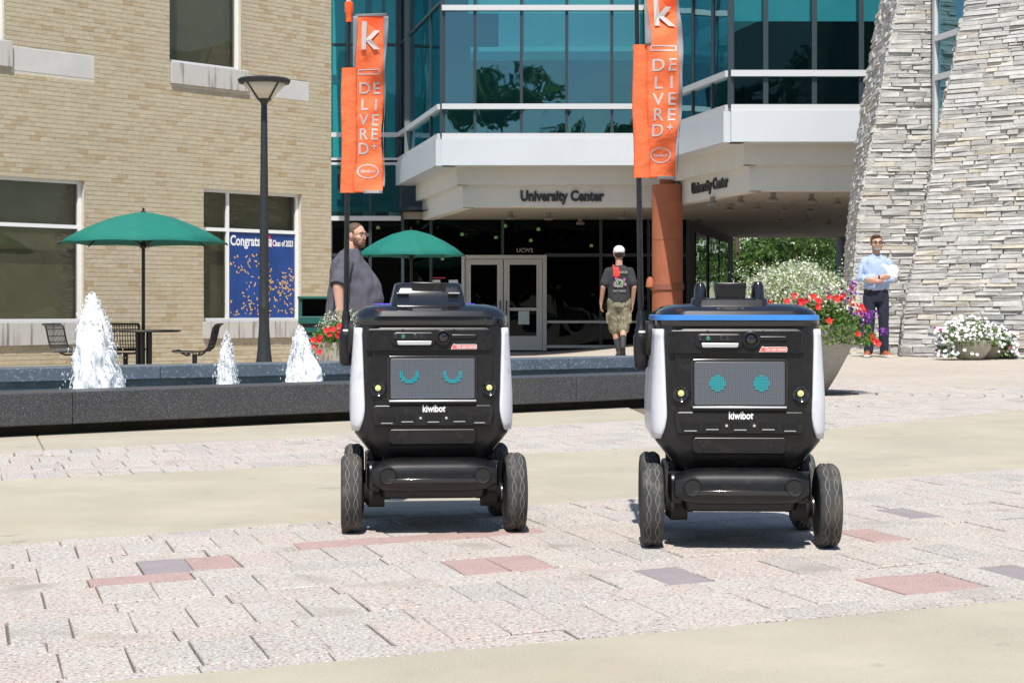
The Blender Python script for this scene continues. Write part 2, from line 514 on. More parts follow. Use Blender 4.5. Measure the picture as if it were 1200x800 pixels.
# lines of the paving on the ground (photo pixels turned into ground points)
A0, A1 = flat(130, 797), flat(1200, 702)          # front slab | near pavers
B0, B1 = flat(0, 638), flat(1200, 548)            # near pavers | middle slab
C0, C1, C2 = flat(0, 563), flat(764, 524), flat(1200, 480)   # middle slab | far pavers
D0, D1 = flat(0, 530), flat(757, 492)             # far pavers | strip by the fountain
def ext(p, q, t): return (p[0] + (q[0] - p[0]) * t, p[1] + (q[1] - p[1]) * t)
def nrm(p, q):
    d = Vector((q[0] - p[0], q[1] - p[1])).normalized()
    return (-d.y, d.x)                             # points away from the camera
JD = Vector((0.29, -0.957))                        # direction of the cross joints
def slab_cut(poly, offs):
    """Split a slab along cross joints at the given points."""
    n = (-JD.y, JD.x)
    pieces, rest = [], poly
    for p in offs:
        a = clip(rest, (p[0] - n[0] * 0.0022, p[1] - n[1] * 0.0022), (-n[0], -n[1]))
        rest = clip(rest, (p[0] + n[0] * 0.0022, p[1] + n[1] * 0.0022), n)
        if len(a) > 2: pieces.append(a)
    pieces.append(rest)
    return pieces
pavement = thing('plaza_pavement', (0, 6, 0), label='concrete bands and aggregate pavers of the plaza under the two robots', kind='structure')
def slab(poly, top=0.0):
    if len(poly) < 3 or area(poly) < 0.01: return
    cx = sum(p[0] for p in poly) / len(poly); cy = sum(p[1] for p in poly) / len(poly)
    mb = MB(); n = len(poly)
    ins = []
    for p in poly:
        d = Vector((cx - p[0], cy - p[1])).normalized() * 0.008
        ins.append((p[0] + d.x, p[1] + d.y))
    rings = [[(p[0], p[1], -0.05) for p in poly], [(p[0], p[1], top - 0.005) for p in poly], [(p[0], p[1], top) for p in ins]]
    mb.loft(rings)
    mb.build('concrete_slab', 'concrete', pavement, world=True)
fa, fb = ext(A0, A1, -1.6), ext(A0, A1, 2.2)
for p in slab_cut([(fa[0] - 0.5, 0.6), (fb[0] + 2, 0.6), fb, fa], [flat(-500, 830), flat(1520, 700)]): slab(p)
ba, bb = ext(B0, B1, -0.7), ext(B0, B1, 1.5)
ca, cb = ext(C1, C0, 2.1), ext(C1, C2, 1.55)
for p in slab_cut([ba, bb, cb, (C1[0], C1[1]), ca], [flat(-330, 590), flat(670, 585), flat(1330, 512)]): slab(p)
# far strip along the fountain, its far edge runs under the granite
fn0, fn1 = flat(0, 513), flat(757, 477)
sa, sb = ext(D0, D1, -0.6), ext(D0, D1, 1.02)
ta, tb = ext(fn0, fn1, -0.6), ext(fn0, fn1, 1.02)
nb = nrm(fn0, fn1)
for p in slab_cut([sa, sb, (tb[0] + nb[0] * .35, tb[1] + nb[1] * .35), (ta[0] + nb[0] * .35, ta[1] + nb[1] * .35)], [flat(49, 521), flat(560, 492)]): slab(p)

# bedding sand under the pavers
bed = MB()
bed.add([(-5, 2.2, -0.0095), (8, 2.2, -0.0095), (8, 16.6, -0.0095), (-5, 12.5, -0.0095)], [(0, 1, 2, 3)])
tag(bed.build('paver_bed', 'joint_sand'), 'dark sand showing in the joints between the pavers', kind='structure')

def paver_mesh(mb, poly, top, tilt):
    n = len(poly)
    cx = sum(p[0] for p in poly) / n; cy = sum(p[1] for p in poly) / n
    ins = []
    for p in poly:
        d = Vector((cx - p[0], cy - p[1])); k = min(0.004, d.length * 0.2)
        d = d.normalized() * k
        ins.append((p[0] + d.x, p[1] + d.y))
    zf = lambda p: top + (p[0] - cx) * tilt[0] + (p[1] - cy) * tilt[1]
    o = len(mb.v)
    mb.v += [(p[0], p[1], -0.03) for p in poly] + [(p[0], p[1], zf(p) - 0.003) for p in poly] + [(p[0], p[1], zf(p)) for p in ins]
    for r in (0, 1):
        for i in range(n):
            j = (i + 1) % n
            mb.f.append((o + r * n + i, o + r * n + j, o + (r + 1) * n + j, o + (r + 1) * n + i)); mb.mi.append(mb.cur)
    mb.f.append(tuple(o + 2 * n + i for i in range(n))); mb.mi.append(mb.cur)

E1 = Vector((0.878, 0.478)).normalized()          # along the courses
E2 = Vector((-0.29, 0.957)).normalized()          # along the cross joints, away from the camera
def courses(O, v0, v1, u0, u1, edges, tagged=False):
    """Alternate courses of 14 x 28 cm pavers, stood on end and laid along, trimmed to the band's edges."""
    out = []; v = v0; k = 0; g = 0.0018
    while v < v1:
        tall = k % 2 == 0
        h, w = (0.272, 0.136) if tall else (0.136, 0.272)
        off = rnd.uniform(-0.3, 0.3) + k * 0.047
        u = u0 + off
        while u < u1:
            ww = w
            a, b, c, d = u + g, u + ww - g, v + g, v + h - g
            q = [(O[0] + E1.x * s + E2.x * t, O[1] + E1.y * s + E2.y * t) for s, t in ((a, c), (b, c), (b, d), (a, d))]
            j = 0.002
            q = [(p[0] + rnd.uniform(-j, j), p[1] + rnd.uniform(-j, j)) for p in q]
            for (p, n) in edges:
                q = clip(q, p, n)
                if len(q) < 3: break
            if len(q) >= 3 and area(q) > 0.0015: out.append((k, q) if tagged else q)
            u += ww
        v += h; k += 1
    return out
na, nb_, nc1, nc2, nd = nrm(A0, A1), nrm(B0, B1), nrm(C0, C1), nrm(C1, C2), nrm(D0, D1)
def neg(n): return (-n[0], -n[1])
def off(p, n, k): return (p[0] + n[0] * k, p[1] + n[1] * k)
near = courses(A0, -0.755, 4.2, -3.2, 4.6, [(off(A0, na, .003), na), (off(B0, nb_, -.003), neg(nb_))], True)
def project(p): return HX + p[0] / p[1] * FPX, HY + EYE / p[1] * FPX
# colour, then how many neighbours to the right share it
special = [(172, 677, 'r', 0, 1), (211, 660, 'd', 0, 0), (265, 657, 'r', 0, 0), (550, 667, 'r', 1, 0), (778, 686, 'd', 0, 0), (1025, 683, 'r', 1, 0),
           (1008, 630, 'r', 0, 0), (1050, 597, 'd', 0, 0), (1192, 660, 'd', 0, 0), (410, 634, 'r', 2, 1)]
info = []
for kc, q in near:
    cx = sum(p[0] for p in q) / len(q); cy = sum(p[1] for p in q) / len(q)
    px, py = project((cx, cy))
    info.append((px, py, area(q) / cy ** 3, q, kc))
kinds = {}
for sx, sy, kd, more_, par in special:
    best = min((i for i in range(len(info)) if info[i][4] % 2 == par), key=lambda i: (info[i][0] - sx) ** 2 + (4 * (info[i][1] - sy)) ** 2)
    kinds[best] = kd
    row = sorted((i for i in range(len(info)) if info[i][4] == info[best][4] and info[i][0] > info[best][0]), key=lambda i: info[i][0])
    for i in row[:more_]: kinds[i] = kd
vis = [i for i in range(len(info)) if -60 < info[i][0] < 1260 and info[i][1] < 815]
vis.sort(key=lambda i: -info[i][2])
single = set(vis[:285]) | set(kinds)
rest = MB()
for i, (px, py, a, q, kc) in enumerate(info):
    top, tilt = rnd.gauss(0, 0.0012), (rnd.gauss(0, 0.0035), rnd.gauss(0, 0.0035))
    if i in single:
        mb = MB(); paver_mesh(mb, q, top, tilt)
        mb.build('paver', {'r': 'paver_red', 'd': 'paver_dark'}.get(kinds.get(i), 'paver'), pavement, world=True)
    else:
        paver_mesh(rest, q, top, tilt)
# far band between the slab and the fountain strip, and the field round the big bowl
far = courses(C0, -0.8, 2.6, -2.5, 5.2, [(off(C0, nc1, .003), nc1), (off(D0, nd, -.003), neg(nd))])
far = [q for q in far if sum(p[0] for p in q) / len(q) < 1.25]
BOWL = Vector((2.33, 14.6, 0))
far2 = courses((C1[0], C1[1]), -1.5, 6.4, -3.2, 6.5, [(off(C1, nc2, .003), nc2), (off(C1, nc1, .003), nc1), ((BOWL.x, BOWL.y + 1.2), (0.05, -1))])
def clear_of_rings(q):
    cx = sum(p[0] for p in q) / len(q); cy = sum(p[1] for p in q) / len(q)
    return math.hypot(cx - BOWL.x, cy - BOWL.y) > 1.92 and cx >= 1.25 - 0.0
far += [q for q in far2 if clear_of_rings(q)]
for k in range(10):                                # concentric courses round the bowl
    r0, r1 = 0.52 + 0.14 * k, 0.52 + 0.14 * (k + 1) - 0.006
    n = int(2 * math.pi * r0 / (0.14 if k % 2 else 0.26))
    ph = rnd.random()
    for i in range(n):
        a0, a1 = 2 * math.pi * (i + ph) / n + 0.004, 2 * math.pi * (i + 1 + ph) / n - 0.004
        q = [(BOWL.x + r * math.cos(a), BOWL.y + r * math.sin(a)) for r, a in ((r0, a0), (r1, a0), (r1, a1), (r0, a1))]
        q = clip(q, off(C1, nc2, .003), nc2)
        if len(q) >= 3: far.append(q)
for q in far:
    paver_mesh(rest, q, rnd.gauss(0, 0.001), (rnd.gauss(0, 0.004), rnd.gauss(0, 0.004)))
o = rest.build('paver_field', 'paver', pavement, world=True)
o['kind'] = 'stuff'
# ------------------------------------------------------------ fountain
FT = 0.235                                         # level of the granite coping
f0, f1 = Vector(flat(0, 513)), Vector(flat(757, 477))
fd = (f1 - f0).normalized()
fdn = Vector((-fd.y, fd.x, 0))                     # away from the camera
r0 = Vector(((0 - HX) / FPX * 13.6, 13.6, 0)); r1 = Vector(((750 - HX) / FPX * 17.0, 17.0, 0))
rd = (r1 - r0).normalized(); rdn = Vector((-rd.y, rd.x, 0))
fountain = thing('fountain', (f0.x + 2, f0.y + 3, 0), label='long low fountain basin with dark speckled granite walls', cat='fountain')
front_len = (f1 - f0).length
joints = [-3.4, -1.6, 0.42, 2.3, 4.1, front_len + 0.75]
def run(p, d, n, t0, t1, depth0, depth1, z0, z1, name, mat, bevel=0.006):
    mb = MB()
    q = [p + d * t0 + n * depth0, p + d * t1 + n * depth0, p + d * t1 + n * depth1, p + d * t0 + n * depth1]
    mb.prism(q, z0, z1)
    return mb.build(name, mat, fountain, world=True, bevel=bevel)
for a, b in zip(joints, joints[1:]):
    run(f0, fd, fdn, a + 0.002, b - 0.002, 0.0, 0.34, 0.058, FT, 'coping_block', 'granite_dark')
run(f0, fd, fdn, joints[0], joints[-1], 0.13, 0.36, -0.05, 0.062, 'toe_recess', 'toe_shade', 0)
run(f0, fd, fdn, joints[0], joints[-1], 0.341, 0.45, -0.05, 0.20, 'inner_wall', 'granite_basin', 0)
rl = (r1 - r0).length
rj = [-3.5, -1.2, 1.3, 3.6, 5.32, 7.0, rl + 1.2]
for a, b in zip(rj, rj[1:]):
    run(r0, rd, rdn, a + 0.003, b - 0.003, 0.0, 0.45, FT - 0.105, FT, 'rear_coping_block', 'granite_wet')
run(r0, rd, rdn, rj[0], rj[-1], 0.07, 0.5, -0.35, FT - 0.10, 'rear_basin_wall', 'granite_basin', 0)
e0 = f0 + fd * (joints[-1] - 0.34); e1 = r0 + rd * (rl + 0.86)
ed = (e1 - e0).normalized(); el = (e1 - e0).length; en = Vector((ed.y, -ed.x, 0))
run(e0, ed, en, 0.345, el, 0.0, 0.34, -0.02, FT - 0.002, 'end_coping_block', 'granite_dark')
m = bpy.data.materials.new('water'); m.use_nodes = True; MATS['water'] = m
N, L = m.node_tree.nodes, m.node_tree.links
b = N['Principled BSDF']
b.inputs['Base Color'].default_value = (0.10, 0.15, 0.17, 1); b.inputs['Roughness'].default_value = 0.06
wv = N.new('ShaderNodeTexNoise'); wv.inputs['Scale'].default_value = 9; wv.inputs['Detail'].default_value = 4
bp = N.new('ShaderNodeBump'); bp.inputs['Strength'].default_value = 0.6; bp.inputs['Distance'].default_value = 0.03
L.new(wv.outputs[0], bp.inputs['Height']); L.new(bp.outputs[0], b.inputs['Normal'])
wm = MB()
wq = [f0 + fd * joints[0] + fdn * 0.4, f0 + fd * (joints[-1] - 0.1) + fdn * 0.4, r0 + rd * (rl + 0.9) + rdn * 0.1, r0 + rd * rj[0] + rdn * 0.1]
wm.prism([(p.x, p.y) for p in wq], 0.02, 0.075)
tag(wm.build('water', 'water'), 'rippled water in the fountain basin', kind='structure')

m = bpy.data.materials.new('foam'); m.use_nodes = True; MATS['foam'] = m
N, L = m.node_tree.nodes, m.node_tree.links
b = N['Principled BSDF']
b.inputs['Base Color'].default_value = (0.93, 0.95, 0.97, 1); b.inputs['Roughness'].default_value = 0.5
b.inputs['Subsurface Weight'].default_value = 0.9; b.inputs['Subsurface Radius'].default_value = (0.05, 0.055, 0.06)
b.inputs['Subsurface Scale'].default_value = 0.6
nz = N.new('ShaderNodeTexNoise'); nz.inputs['Scale'].default_value = 45; nz.inputs['Detail'].default_value = 6
bp = N.new('ShaderNodeBump'); bp.inputs['Strength'].default_value = 0.6; bp.inputs['Distance'].default_value = 0.004
L.new(nz.outputs[0], bp.inputs['Height']); L.new(bp.outputs[0], b.inputs['Normal'])
def jet(base, height, wb, wt, seed, label, lean=0.0):
    """A frothing column of water: ragged column plus spray drops, strands that fall back."""
    rn = random.Random(seed)
    o = thing('water_jet', base, label=label, cat='water jet', group='white water jets of the fountain')
    mb = MB(); rings = []; nv, nu = 90, 64
    for i in range(nv + 1):
        t = i / nv
        r = (wb * (1 - t) ** 1.0 + wt * 2.4 * math.sqrt(max(0.0, 1 - t ** 3))) * 0.82 if t < 1 else 0.003
        z = height * t
        ring = []
        for k in range(nu):
            a = 2 * math.pi * k / nu
            p = Vector((math.cos(a), math.sin(a), 0))
            q = Vector((p.x * 1.6 + seed * 3.1, p.y * 1.6, z * 3 * 0.12 / wb))
            s = 0.94 + (0.34 + 0.25 * t) * noise.noise(q) + (0.26 + 0.2 * t) * noise.noise(q * 2.3 + Vector((5, 0, 0))) + 0.15 * noise.noise(q * 5.1) + 0.05 * noise.noise(q * 11)
            ring.append((p.x * r * s + lean * t * t + 0.16 * wb * noise.noise(Vector((seed * 7, 0, t * 4.5))) * t, p.y * r * s, z + 0.05 * height * (noise.noise(Vector((a * 1.3, seed, t * 3)))) * t))
        rings.append(ring)
    mb.loft(rings)
    mb.build('column', 'foam', o, smooth=180)
    dm = MB()
    for i in range(650):
        t = rn.random() ** 0.8
        r = (wb * (1 - t) ** 1.0 + wt * 2.4 * math.sqrt(1 - t ** 3)) * 0.82 * rn.choice((rn.uniform(0.95, 1.2), rn.uniform(0.95, 1.25), rn.uniform(1.0, 1.6)))
        a = rn.uniform(0, 2 * math.pi)
        s = rn.uniform(0.0015, 0.0036) * rn.choice((1, 1, 1.5))
        c = Vector((r * math.cos(a) + lean * t * t, r * math.sin(a), height * t * 1.03))
        st = rn.uniform(1, 4.0)
        dm.add([c + Vector(v) for v in ((s, 0, 0), (-s, 0, 0), (0, s, 0), (0, -s, 0), (0, 0, s * st), (0, 0, -s * st))],
               [(0, 2, 4), (2, 1, 4), (1, 3, 4), (3, 0, 4), (2, 0, 5), (1, 2, 5), (3, 1, 5), (0, 3, 5)])
    for i in range(170):                           # strands that break away and fall back
        a = rn.uniform(0, 2 * math.pi); t = rn.uniform(0.25, 1.0)
        r = ((wb * (1 - t) + wt * 2.4 * math.sqrt(1 - t ** 3)) * 0.82) * rn.uniform(0.8, 1.0)
        pts = []; rad = []; out_ = rn.uniform(0.05, 0.35) * wb; fall = height * rn.uniform(0.06, 0.2); up = height * rn.uniform(0.0, 0.05)
        for k in range(6):
            s = k / 5; rr = r + out_ * s
            pts.append((rr * math.cos(a + 0.2 * s) + lean * t * t, rr * math.sin(a + 0.2 * s), height * t + up * math.sin(math.pi * s) - fall * s * s))
            rad.append(rn.uniform(0.003, 0.008) * (1.15 - s) * (wb / 0.1) ** 0.5)
        dm.tube(pts, rad, 5)
    for i in range(60):                            # splashes where the jet meets the pool
        a = rn.uniform(0, 2 * math.pi); r = wb * rn.uniform(1.0, 1.9); c = Vector((r * math.cos(a), r * math.sin(a), rn.uniform(0.0, 0.05))); s = rn.uniform(0.003, 0.008)
        dm.ell(c, (s, s, s * 0.8), None, 6, 4)
    d = dm.build('spray', 'foam', o, smooth=180); d['kind'] = 'stuff'
def jet_at(x, ytop, d, w, seed, label, lean=0):
    p = at(x, 0, d); zt = at(x, ytop, d).z
    jet((p.x, d, 0.06), zt - 0.06, w, w * 0.25, seed, label, lean)
jet_at(113, 346, 11.3, 0.140, 3, 'tallest white water jet, in front of the table under the green umbrella', -0.03)
jet_at(266, 391, 12.2, 0.062, 5, 'slimmest white water jet, in front of the empty metal chair', 0.0)
jet_at(355, 384, 12.6, 0.098, 9, 'short broad water jet just beyond the lamp post foot', -0.02)

# ------------------------------------------------------------ brick building
BA = Vector((-7.32, 25.5, 0)); BU = Vector((3.80, 4.16, 0)).normalized(); BN = Vector((BU.y, -BU.x, 0))
def bt(x):
    k = (x - HX) / FPX
    return (BA.y * k - BA.x) / (BU.x - BU.y * k)
def bz(x, y):
    d = BA.y + BU.y * bt(x)
    return EYE - (y - HY) / FPX * d
def bp3(t, n, z): return BA + BU * t + BN * n + Vector((0, 0, z))
T_END = bt(388); T_START = -4.2; Z_TOP = 7.2; Z_BOT = -0.45
brick_b = thing('brick_building', bp3(2, 0, -0.33), label='tan brick building with white framed windows at the plaza edge', cat='building')
def bbox(name, mat, t0, t1, n0, n1, z0, z1, parent=None, bevel=0):
    mb = MB()
    vs = [bp3(t, n, z) for z in (z0, z1) for t, n in ((t0, n1), (t1, n1), (t1, n0), (t0, n0))]
    mb.add(vs, [(3, 2, 1, 0), (4, 5, 6, 7), (0, 1, 5, 4), (1, 2, 6, 5), (2, 3, 7, 6), (3, 0, 4, 7)])
    return mb.build(name, mat, parent or brick_b, world=True, bevel=bevel)
# openings: t0, t1, z0, z1
zl = bz(60, 209)                                   # head of the ground-floor windows
zs = bz(48, 378)                                   # their bottom rail
zu = bz(240, 78)                                   # bottom of the upper windows
W1 = (-2.6, bt(99), zs - 0.0, zl); W2 = (bt(238.5), bt(353.5), zs, bz(295, 223.5))
U1 = (-3.2, bt(6), zu, 9.0); U2 = (bt(198.5), bt(283), zu, 9.0)
SILL_H = bz(60, 378) - bz(60, 404)
sills = [(W1[0] - .05, W1[1] + 0.03, zs - SILL_H, zs), (W2[0] - 0.02, bt(374), zs - 0.27, zs),
         (U1[0], bt(13), zu - 0.36, zu), (bt(13), bt(110.5), zu - 0.40, zu - 0.06), (U2[0] + .01, bt(290), zu - 0.33, zu), (bt(290), bt(362), zu - 0.37, zu - 0.05)]
holes = [W1, W2, U1, U2] + [(s[0], s[1], s[2], s[3]) for s in sills]
# the wall itself is cut round the openings
tz = sorted({T_START, T_END} | {v for h in (W1, W2, U1, U2) for v in h[:2] if T_START < v < T_END})
zz = sorted({Z_BOT, Z_TOP} | {v for h in (W1, W2, U1, U2) for v in h[2:] if Z_BOT < v < Z_TOP})
wall = MB()
for a, b_ in zip(tz, tz[1:]):
    for c, d in zip(zz, zz[1:]):
        tm, zm = (a + b_) / 2, (c + d) / 2
        if any(h[0] < tm < h[1] and h[2] < zm < h[3] for h in (W1, W2, U1, U2)): continue
        vs = [bp3(t, n, z) for z in (c, d) for t, n in ((a, 0), (b_, 0), (b_, -0.25), (a, -0.25))]
        wall.add(vs, [(3, 2, 1, 0), (4, 5, 6, 7), (0, 1, 5, 4), (1, 2, 6, 5), (2, 3, 7, 6), (3, 0, 4, 7)])
wall_o = wall.build('wall', 'mortar', brick_b, world=True)
bbox('rear_wall', 'brick', T_START, T_END, -3, -0.9, Z_BOT, Z_TOP)
bbox('side_wall', 'brick', T_END - 0.25, T_END, -0.9, -0.26, Z_BOT, Z_TOP)
CH, BL, BJ = 0.0677, 0.2032, 0.0095
bricks = []
k = 0
z = Z_BOT
while z < Z_TOP:
    t = T_START + (0 if k % 2 else BL / 2)
    while t < T_END:
        segs = [(t, min(t + BL - BJ, T_END))]
        for h in holes:
            if h[3] < z + 0.012 or h[2] > z + CH - BJ - 0.012: continue
            ns = []
            for a, b_ in segs:
                if h[1] <= a or h[0] >= b_: ns.append((a, b_)); continue
                if h[0] > a: ns.append((a, h[0]))
                if h[1] < b_: ns.append((h[1], b_))
            segs = ns
        for a, b_ in segs:
            if b_ - a > 0.02: bricks.append((a, b_, z))
        t += BL
    z += CH; k += 1
vis = [i for i, (a, b_, z) in enumerate(bricks) if a > bt(0) - 0.05 and z > -0.12 and z < bz(0, 0) + 0.1]
vis.sort(key=lambda i: bricks[i][0])
single = set(vis[:300])
full_me = None
mass = MB()
for i, (a, b_, z) in enumerate(bricks):
    p = rnd.uniform(0.004, 0.0075)
    if i in single:
        w = b_ - a
        mb = MB()
        if abs(w - (BL - BJ)) < 1e-4 and full_me is not None:
            o = bpy.data.objects.new('brick', full_me); col.objects.link(o)
        else:
            vs = [BU * t + BN * n + Vector((0, 0, zz_)) for zz_ in (0, CH - BJ) for t, n in ((0, 0.006), (w, 0.006), (w, -0.02), (0, -0.02))]
            mb.add(vs, [(3, 2, 1, 0), (4, 5, 6, 7), (0, 1, 5, 4), (1, 2, 6, 5), (2, 3, 7, 6), (3, 0, 4, 7)])
            o = mb.build('brick', 'brick')
            if abs(w - (BL - BJ)) < 1e-4: full_me = o.data
        o.parent = wall_o; o.matrix_parent_inverse = wmat(wall_o).inverted()
        o.location = bp3(a, p - 0.006, z)
    else:
        vs = [bp3(t, n, zz_) for zz_ in (z, z + CH - BJ) for t, n in ((a, p), (b_, p), (b_, -0.01), (a, -0.01))]
        mass.add(vs, [(3, 2, 1, 0), (4, 5, 6, 7), (0, 1, 5, 4), (1, 2, 6, 5), (3, 0, 4, 7)])
o = mass.build('brickwork', 'brick', wall_o, world=True); o['kind'] = 'stuff'
for i, s in enumerate(sills):
    proud = 0.05 if i in (0, 2, 4) or i == 1 else 0.004
    bbox('sill' if proud > 0.01 else 'stone_band', 'sill_stone' if proud > 0.01 else 'limestone', s[0], s[1] - 0.003, -0.13, proud, s[2], s[3], bevel=0.004)
def window(h, tms, zms, blind='blind_olive'):
    """Opening with white frame, mullions, glass and a drawn blind."""
    t0, t1, z0, z1 = h; fw = 0.055; n1, n0 = -0.085, -0.15
    root = bbox('window', 'white_frame', t0, t1, n0, n1, z0, z0 + fw)
    bbox('head', 'white_frame', t0, t1, n0, n1, z1 - fw, z1, root)
    for ta in (t0, t1 - fw): bbox('jamb', 'white_frame', ta, ta + fw, n0, n1 - 0.002, z0 + fw, z1 - fw, root)
    for tm in tms: bbox('mullion', 'white_frame', tm - fw / 2, tm + fw / 2, n0, n1 - 0.003, z0 + fw, z1 - fw, root)
    for zm in zms: bbox('transom', 'white_frame', t0 + fw, t1 - fw, n0, n1 - 0.005, zm - fw / 2, zm + fw / 2, root)
    tt = [t0 + fw] + list(tms) + [t1 - fw]; zz_ = [z0 + fw] + list(zms) + [z1 - fw]
    for a, b_ in zip(tt, tt[1:]):
        for c, d in zip(zz_, zz_[1:]):
            bbox('pane', 'glass_office', a, b_, -0.128, -0.12, c, d, root)
    bbox('blind', blind, t0, t1, -0.30, -0.285, z0 - 0.02, z1 + 0.02, root)
    return root
w1 = window(W1, [], [bz(48, 264)])
w2 = window(W2, [bt(271)], [bz(255, 268.5)])
window(U1, [], []); window(U2, [], [])
bbox('roof', 'limestone', T_START, T_END + 0.02, -3.1, 0.08, Z_TOP, Z_TOP + 0.2)
# poster in the second window
pm('poster_blue', (0.012, 0.055, 0.235), 0.4, var=(2.2, 0.25), coat=0.3)
pm('poster_white', (0.80, 0.80, 0.80), 0.4)
pm('poster_red', (0.60, 0.05, 0.08), 0.4)
pm('confetti_gold', (0.70, 0.42, 0.16), 0.4)
pm('poster_navy', (0.010, 0.025, 0.10), 0.4)
pt0, pt1, pz0, pz1 = bt(273), bt(350.5), zs + 0.05, bz(312, 271)
poster = thing('poster', bp3((pt0 + pt1) / 2, -0.11, pz0), label='blue congratulations poster with gold confetti inside the window behind the lamp post', cat='poster')
bbox('sheet', 'poster_blue', pt0, pt1, -0.118, -0.112, pz0, pz1, poster)
def pfn(t, zc): return lambda x, y, d: bp3(t + x, -0.109 + d, zc + y)
mb = MB(); ph = pz1 - pz0; pw = pt1 - pt0
put_text(mb, 'Congrats', 0.225, pfn(pt0 + 0.03, pz1 - 0.17), 0.007, 'LEFT', 0.74)
put_text(mb, 'USI', 0.16, pfn(pt0 + 0.575 * pw, pz1 - 0.19), 0.009, 'CENTER', 0.85)
put_text(mb, 'Class of 2023', 0.135, pfn(pt0 + 0.655 * pw, pz1 - 0.19), 0.005, 'LEFT', 0.60)
mb.build('lettering', 'poster_white', poster, world=True)
mb = MB()
mb.add([bp3(pt0 + 0.51 * pw, -0.109, pz1 - 0.115), bp3(pt0 + 0.625 * pw, -0.109, pz1 - 0.115), bp3(pt0 + 0.625 * pw, -0.109, pz1 - 0.045)], [(0, 1, 2)])
mb.add([bp3(pt0 + a * pw, -0.109, pz1 - c) for a, c in ((0.645, 0.27), (0.652, 0.27), (0.652, 0.12), (0.645, 0.12))], [(0, 1, 2, 3)])
mb.build('emblem', 'poster_red', poster, world=True)
mb = MB()
rn = random.Random(4)
for i in range(330):
    a, c = rn.random(), rn.random() ** 1.3
    c = c * 0.75
    if rn.random() > 0.25 + 0.75 * a: continue
    if a > 0.5 and rn.random() < 0.6: c = abs(rn.gauss(0.33, 0.1))
    p = (pt0 + 0.03 + a * (pw - 0.06), pz0 + 0.03 + c * ph * 0.95); ang = rn.uniform(0, 3.14); l, w = rn.uniform(0.010, 0.030), rn.uniform(0.006, 0.012)
    ca, sa = math.cos(ang), math.sin(ang)
    mb.add([bp3(p[0] + ca * x * l - sa * y * w, -0.109, p[1] + sa * x * l + ca * y * w) for x, y in ((-1, -1), (1, -1), (1, 1), (-1, 1))], [(0, 1, 2, 3)])
mb.build('confetti', 'confetti_gold', poster, world=True)['kind'] = 'stuff'
# ------------------------------------------------------------ glass building with the canopy (entrance side)
pm('flag_dim', (0.35, 0.34, 0.30), 0.6)
ub = thing('glass_building', (1.0, 40, -0.3), label='teal glass building with white canopy band over the entrance', cat='building')
YW, YB, YR = 43.0, 37.0, 31.8                      # wing and entrance wall, projecting bay, right-hand bay
def P2(x, Y): return Vector(((x - HX) / FPX * Y, Y))
pW0 = P2(360, YW); pW = P2(470, YW); pL = P2(518, YB); pI = P2(757, YB); pC = P2(856, YR); pR = P2(1120, YR)
ZB0, ZB1, ZT1, ZT2, ZT3 = 3.66, 4.27, 4.88, 6.92, 9.4
def wbox(name, mat, a, b, n0, n1, z0, z1, parent=None, bevel=0):
    """Upright slab along the plan line a-b, from n0 to n1 outwards (towards the camera side)."""
    a, b = Vector(a[:2]), Vector(b[:2]); d = (b - a).normalized(); n = Vector((d.y, -d.x))
    q = [a + n * n1, b + n * n1, b + n * n0, a + n * n0]
    mb = MB(); mb.prism(q, z0, z1)
    return mb.build(name, mat, parent or ub, world=True, bevel=bevel)
def lerp2(a, b, t): return Vector(a[:2]) + (Vector(b[:2]) - Vector(a[:2])) * t
def frac(a, b, x):
    """Where the sight line of pixel column x meets the plan line a-b."""
    k = (x - HX) / FPX
    return (k * a.y - a.x) / ((b.x - a.x) - k * (b.y - a.y))
def curtain(a, b, cols, zs_, gl, vert='mullion_dark', rail=('aluminium',), vw=0.06, depth=0.1, thin=()):
    """Curtain wall between plan points: panes, posts at the column marks, rails at the levels."""
    cols = [0.0] + cols + [1.0]
    for i, (u, v) in enumerate(zip(cols, cols[1:])):
        p, q = lerp2(a, b, u), lerp2(a, b, v)
        for j, (z0, z1) in enumerate(zip(zs_, zs_[1:])):
            g = gl[(i + j) % len(gl)] if isinstance(gl, (list, tuple)) else gl
            wob = rnd.uniform(-0.005, 0.005); dn = (q - p).normalized(); dn = Vector((dn.y, -dn.x)) * wob
            o = wbox('pane', g, p + dn, q - dn, -0.01, 0.01, z0, z1)
    for u in cols:
        p = lerp2(a, b, u); d = (Vector(b[:2]) - Vector(a[:2])).normalized()
        wbox('mullion', vert, p - d * vw / 2, p + d * vw / 2, -0.06, depth * 0.4, zs_[0], zs_[-1])
    for j, z in enumerate(zs_):
        if z in thin: wbox('transom', vert, a, b, -0.05, depth * 0.5, z - 0.03, z + 0.03)
        else: wbox('transom', rail[0], a, b, -0.05, depth, z - 0.055, z + 0.055)
G2 = ['glass_teal', 'glass_blue', 'glass_blue', 'glass_teal', 'glass_blue']
curtain(pW0, pW, [frac(pW0, pW, 385), frac(pW0, pW, 466)], [ZB1, ZT1, 7.05, ZT3], 'glass_wing', thin=(7.05,))
curtain(pW0, pW, [frac(pW0, pW, 434)], [2.87, ZB1 - 0.06], 'glass_wing')
curtain(pW, pL, [frac(pW, pL, 506)], [ZB1, ZT1, 7.05, ZT3], ['glass_wing', 'glass_teal'], thin=(7.05,))
fx = [frac(pL, pI, x) for x in (556.5, 611, 664, 717)]
curtain(pL, pI, fx, [ZB1, ZT1, ZT2, ZT3], G2)
curtain(pI, pC, [frac(pI, pC, x) for x in (790, 813, 836)], [ZB1, ZT1, ZT2, ZT3], G2)
curtain(pC, pR, [frac(pC, pR, x) for x in (897, 954, 1009, 1064)], [ZB1, ZT1, ZT2 + 0.6, ZT3], ['glass_bay'], vw=0.09)
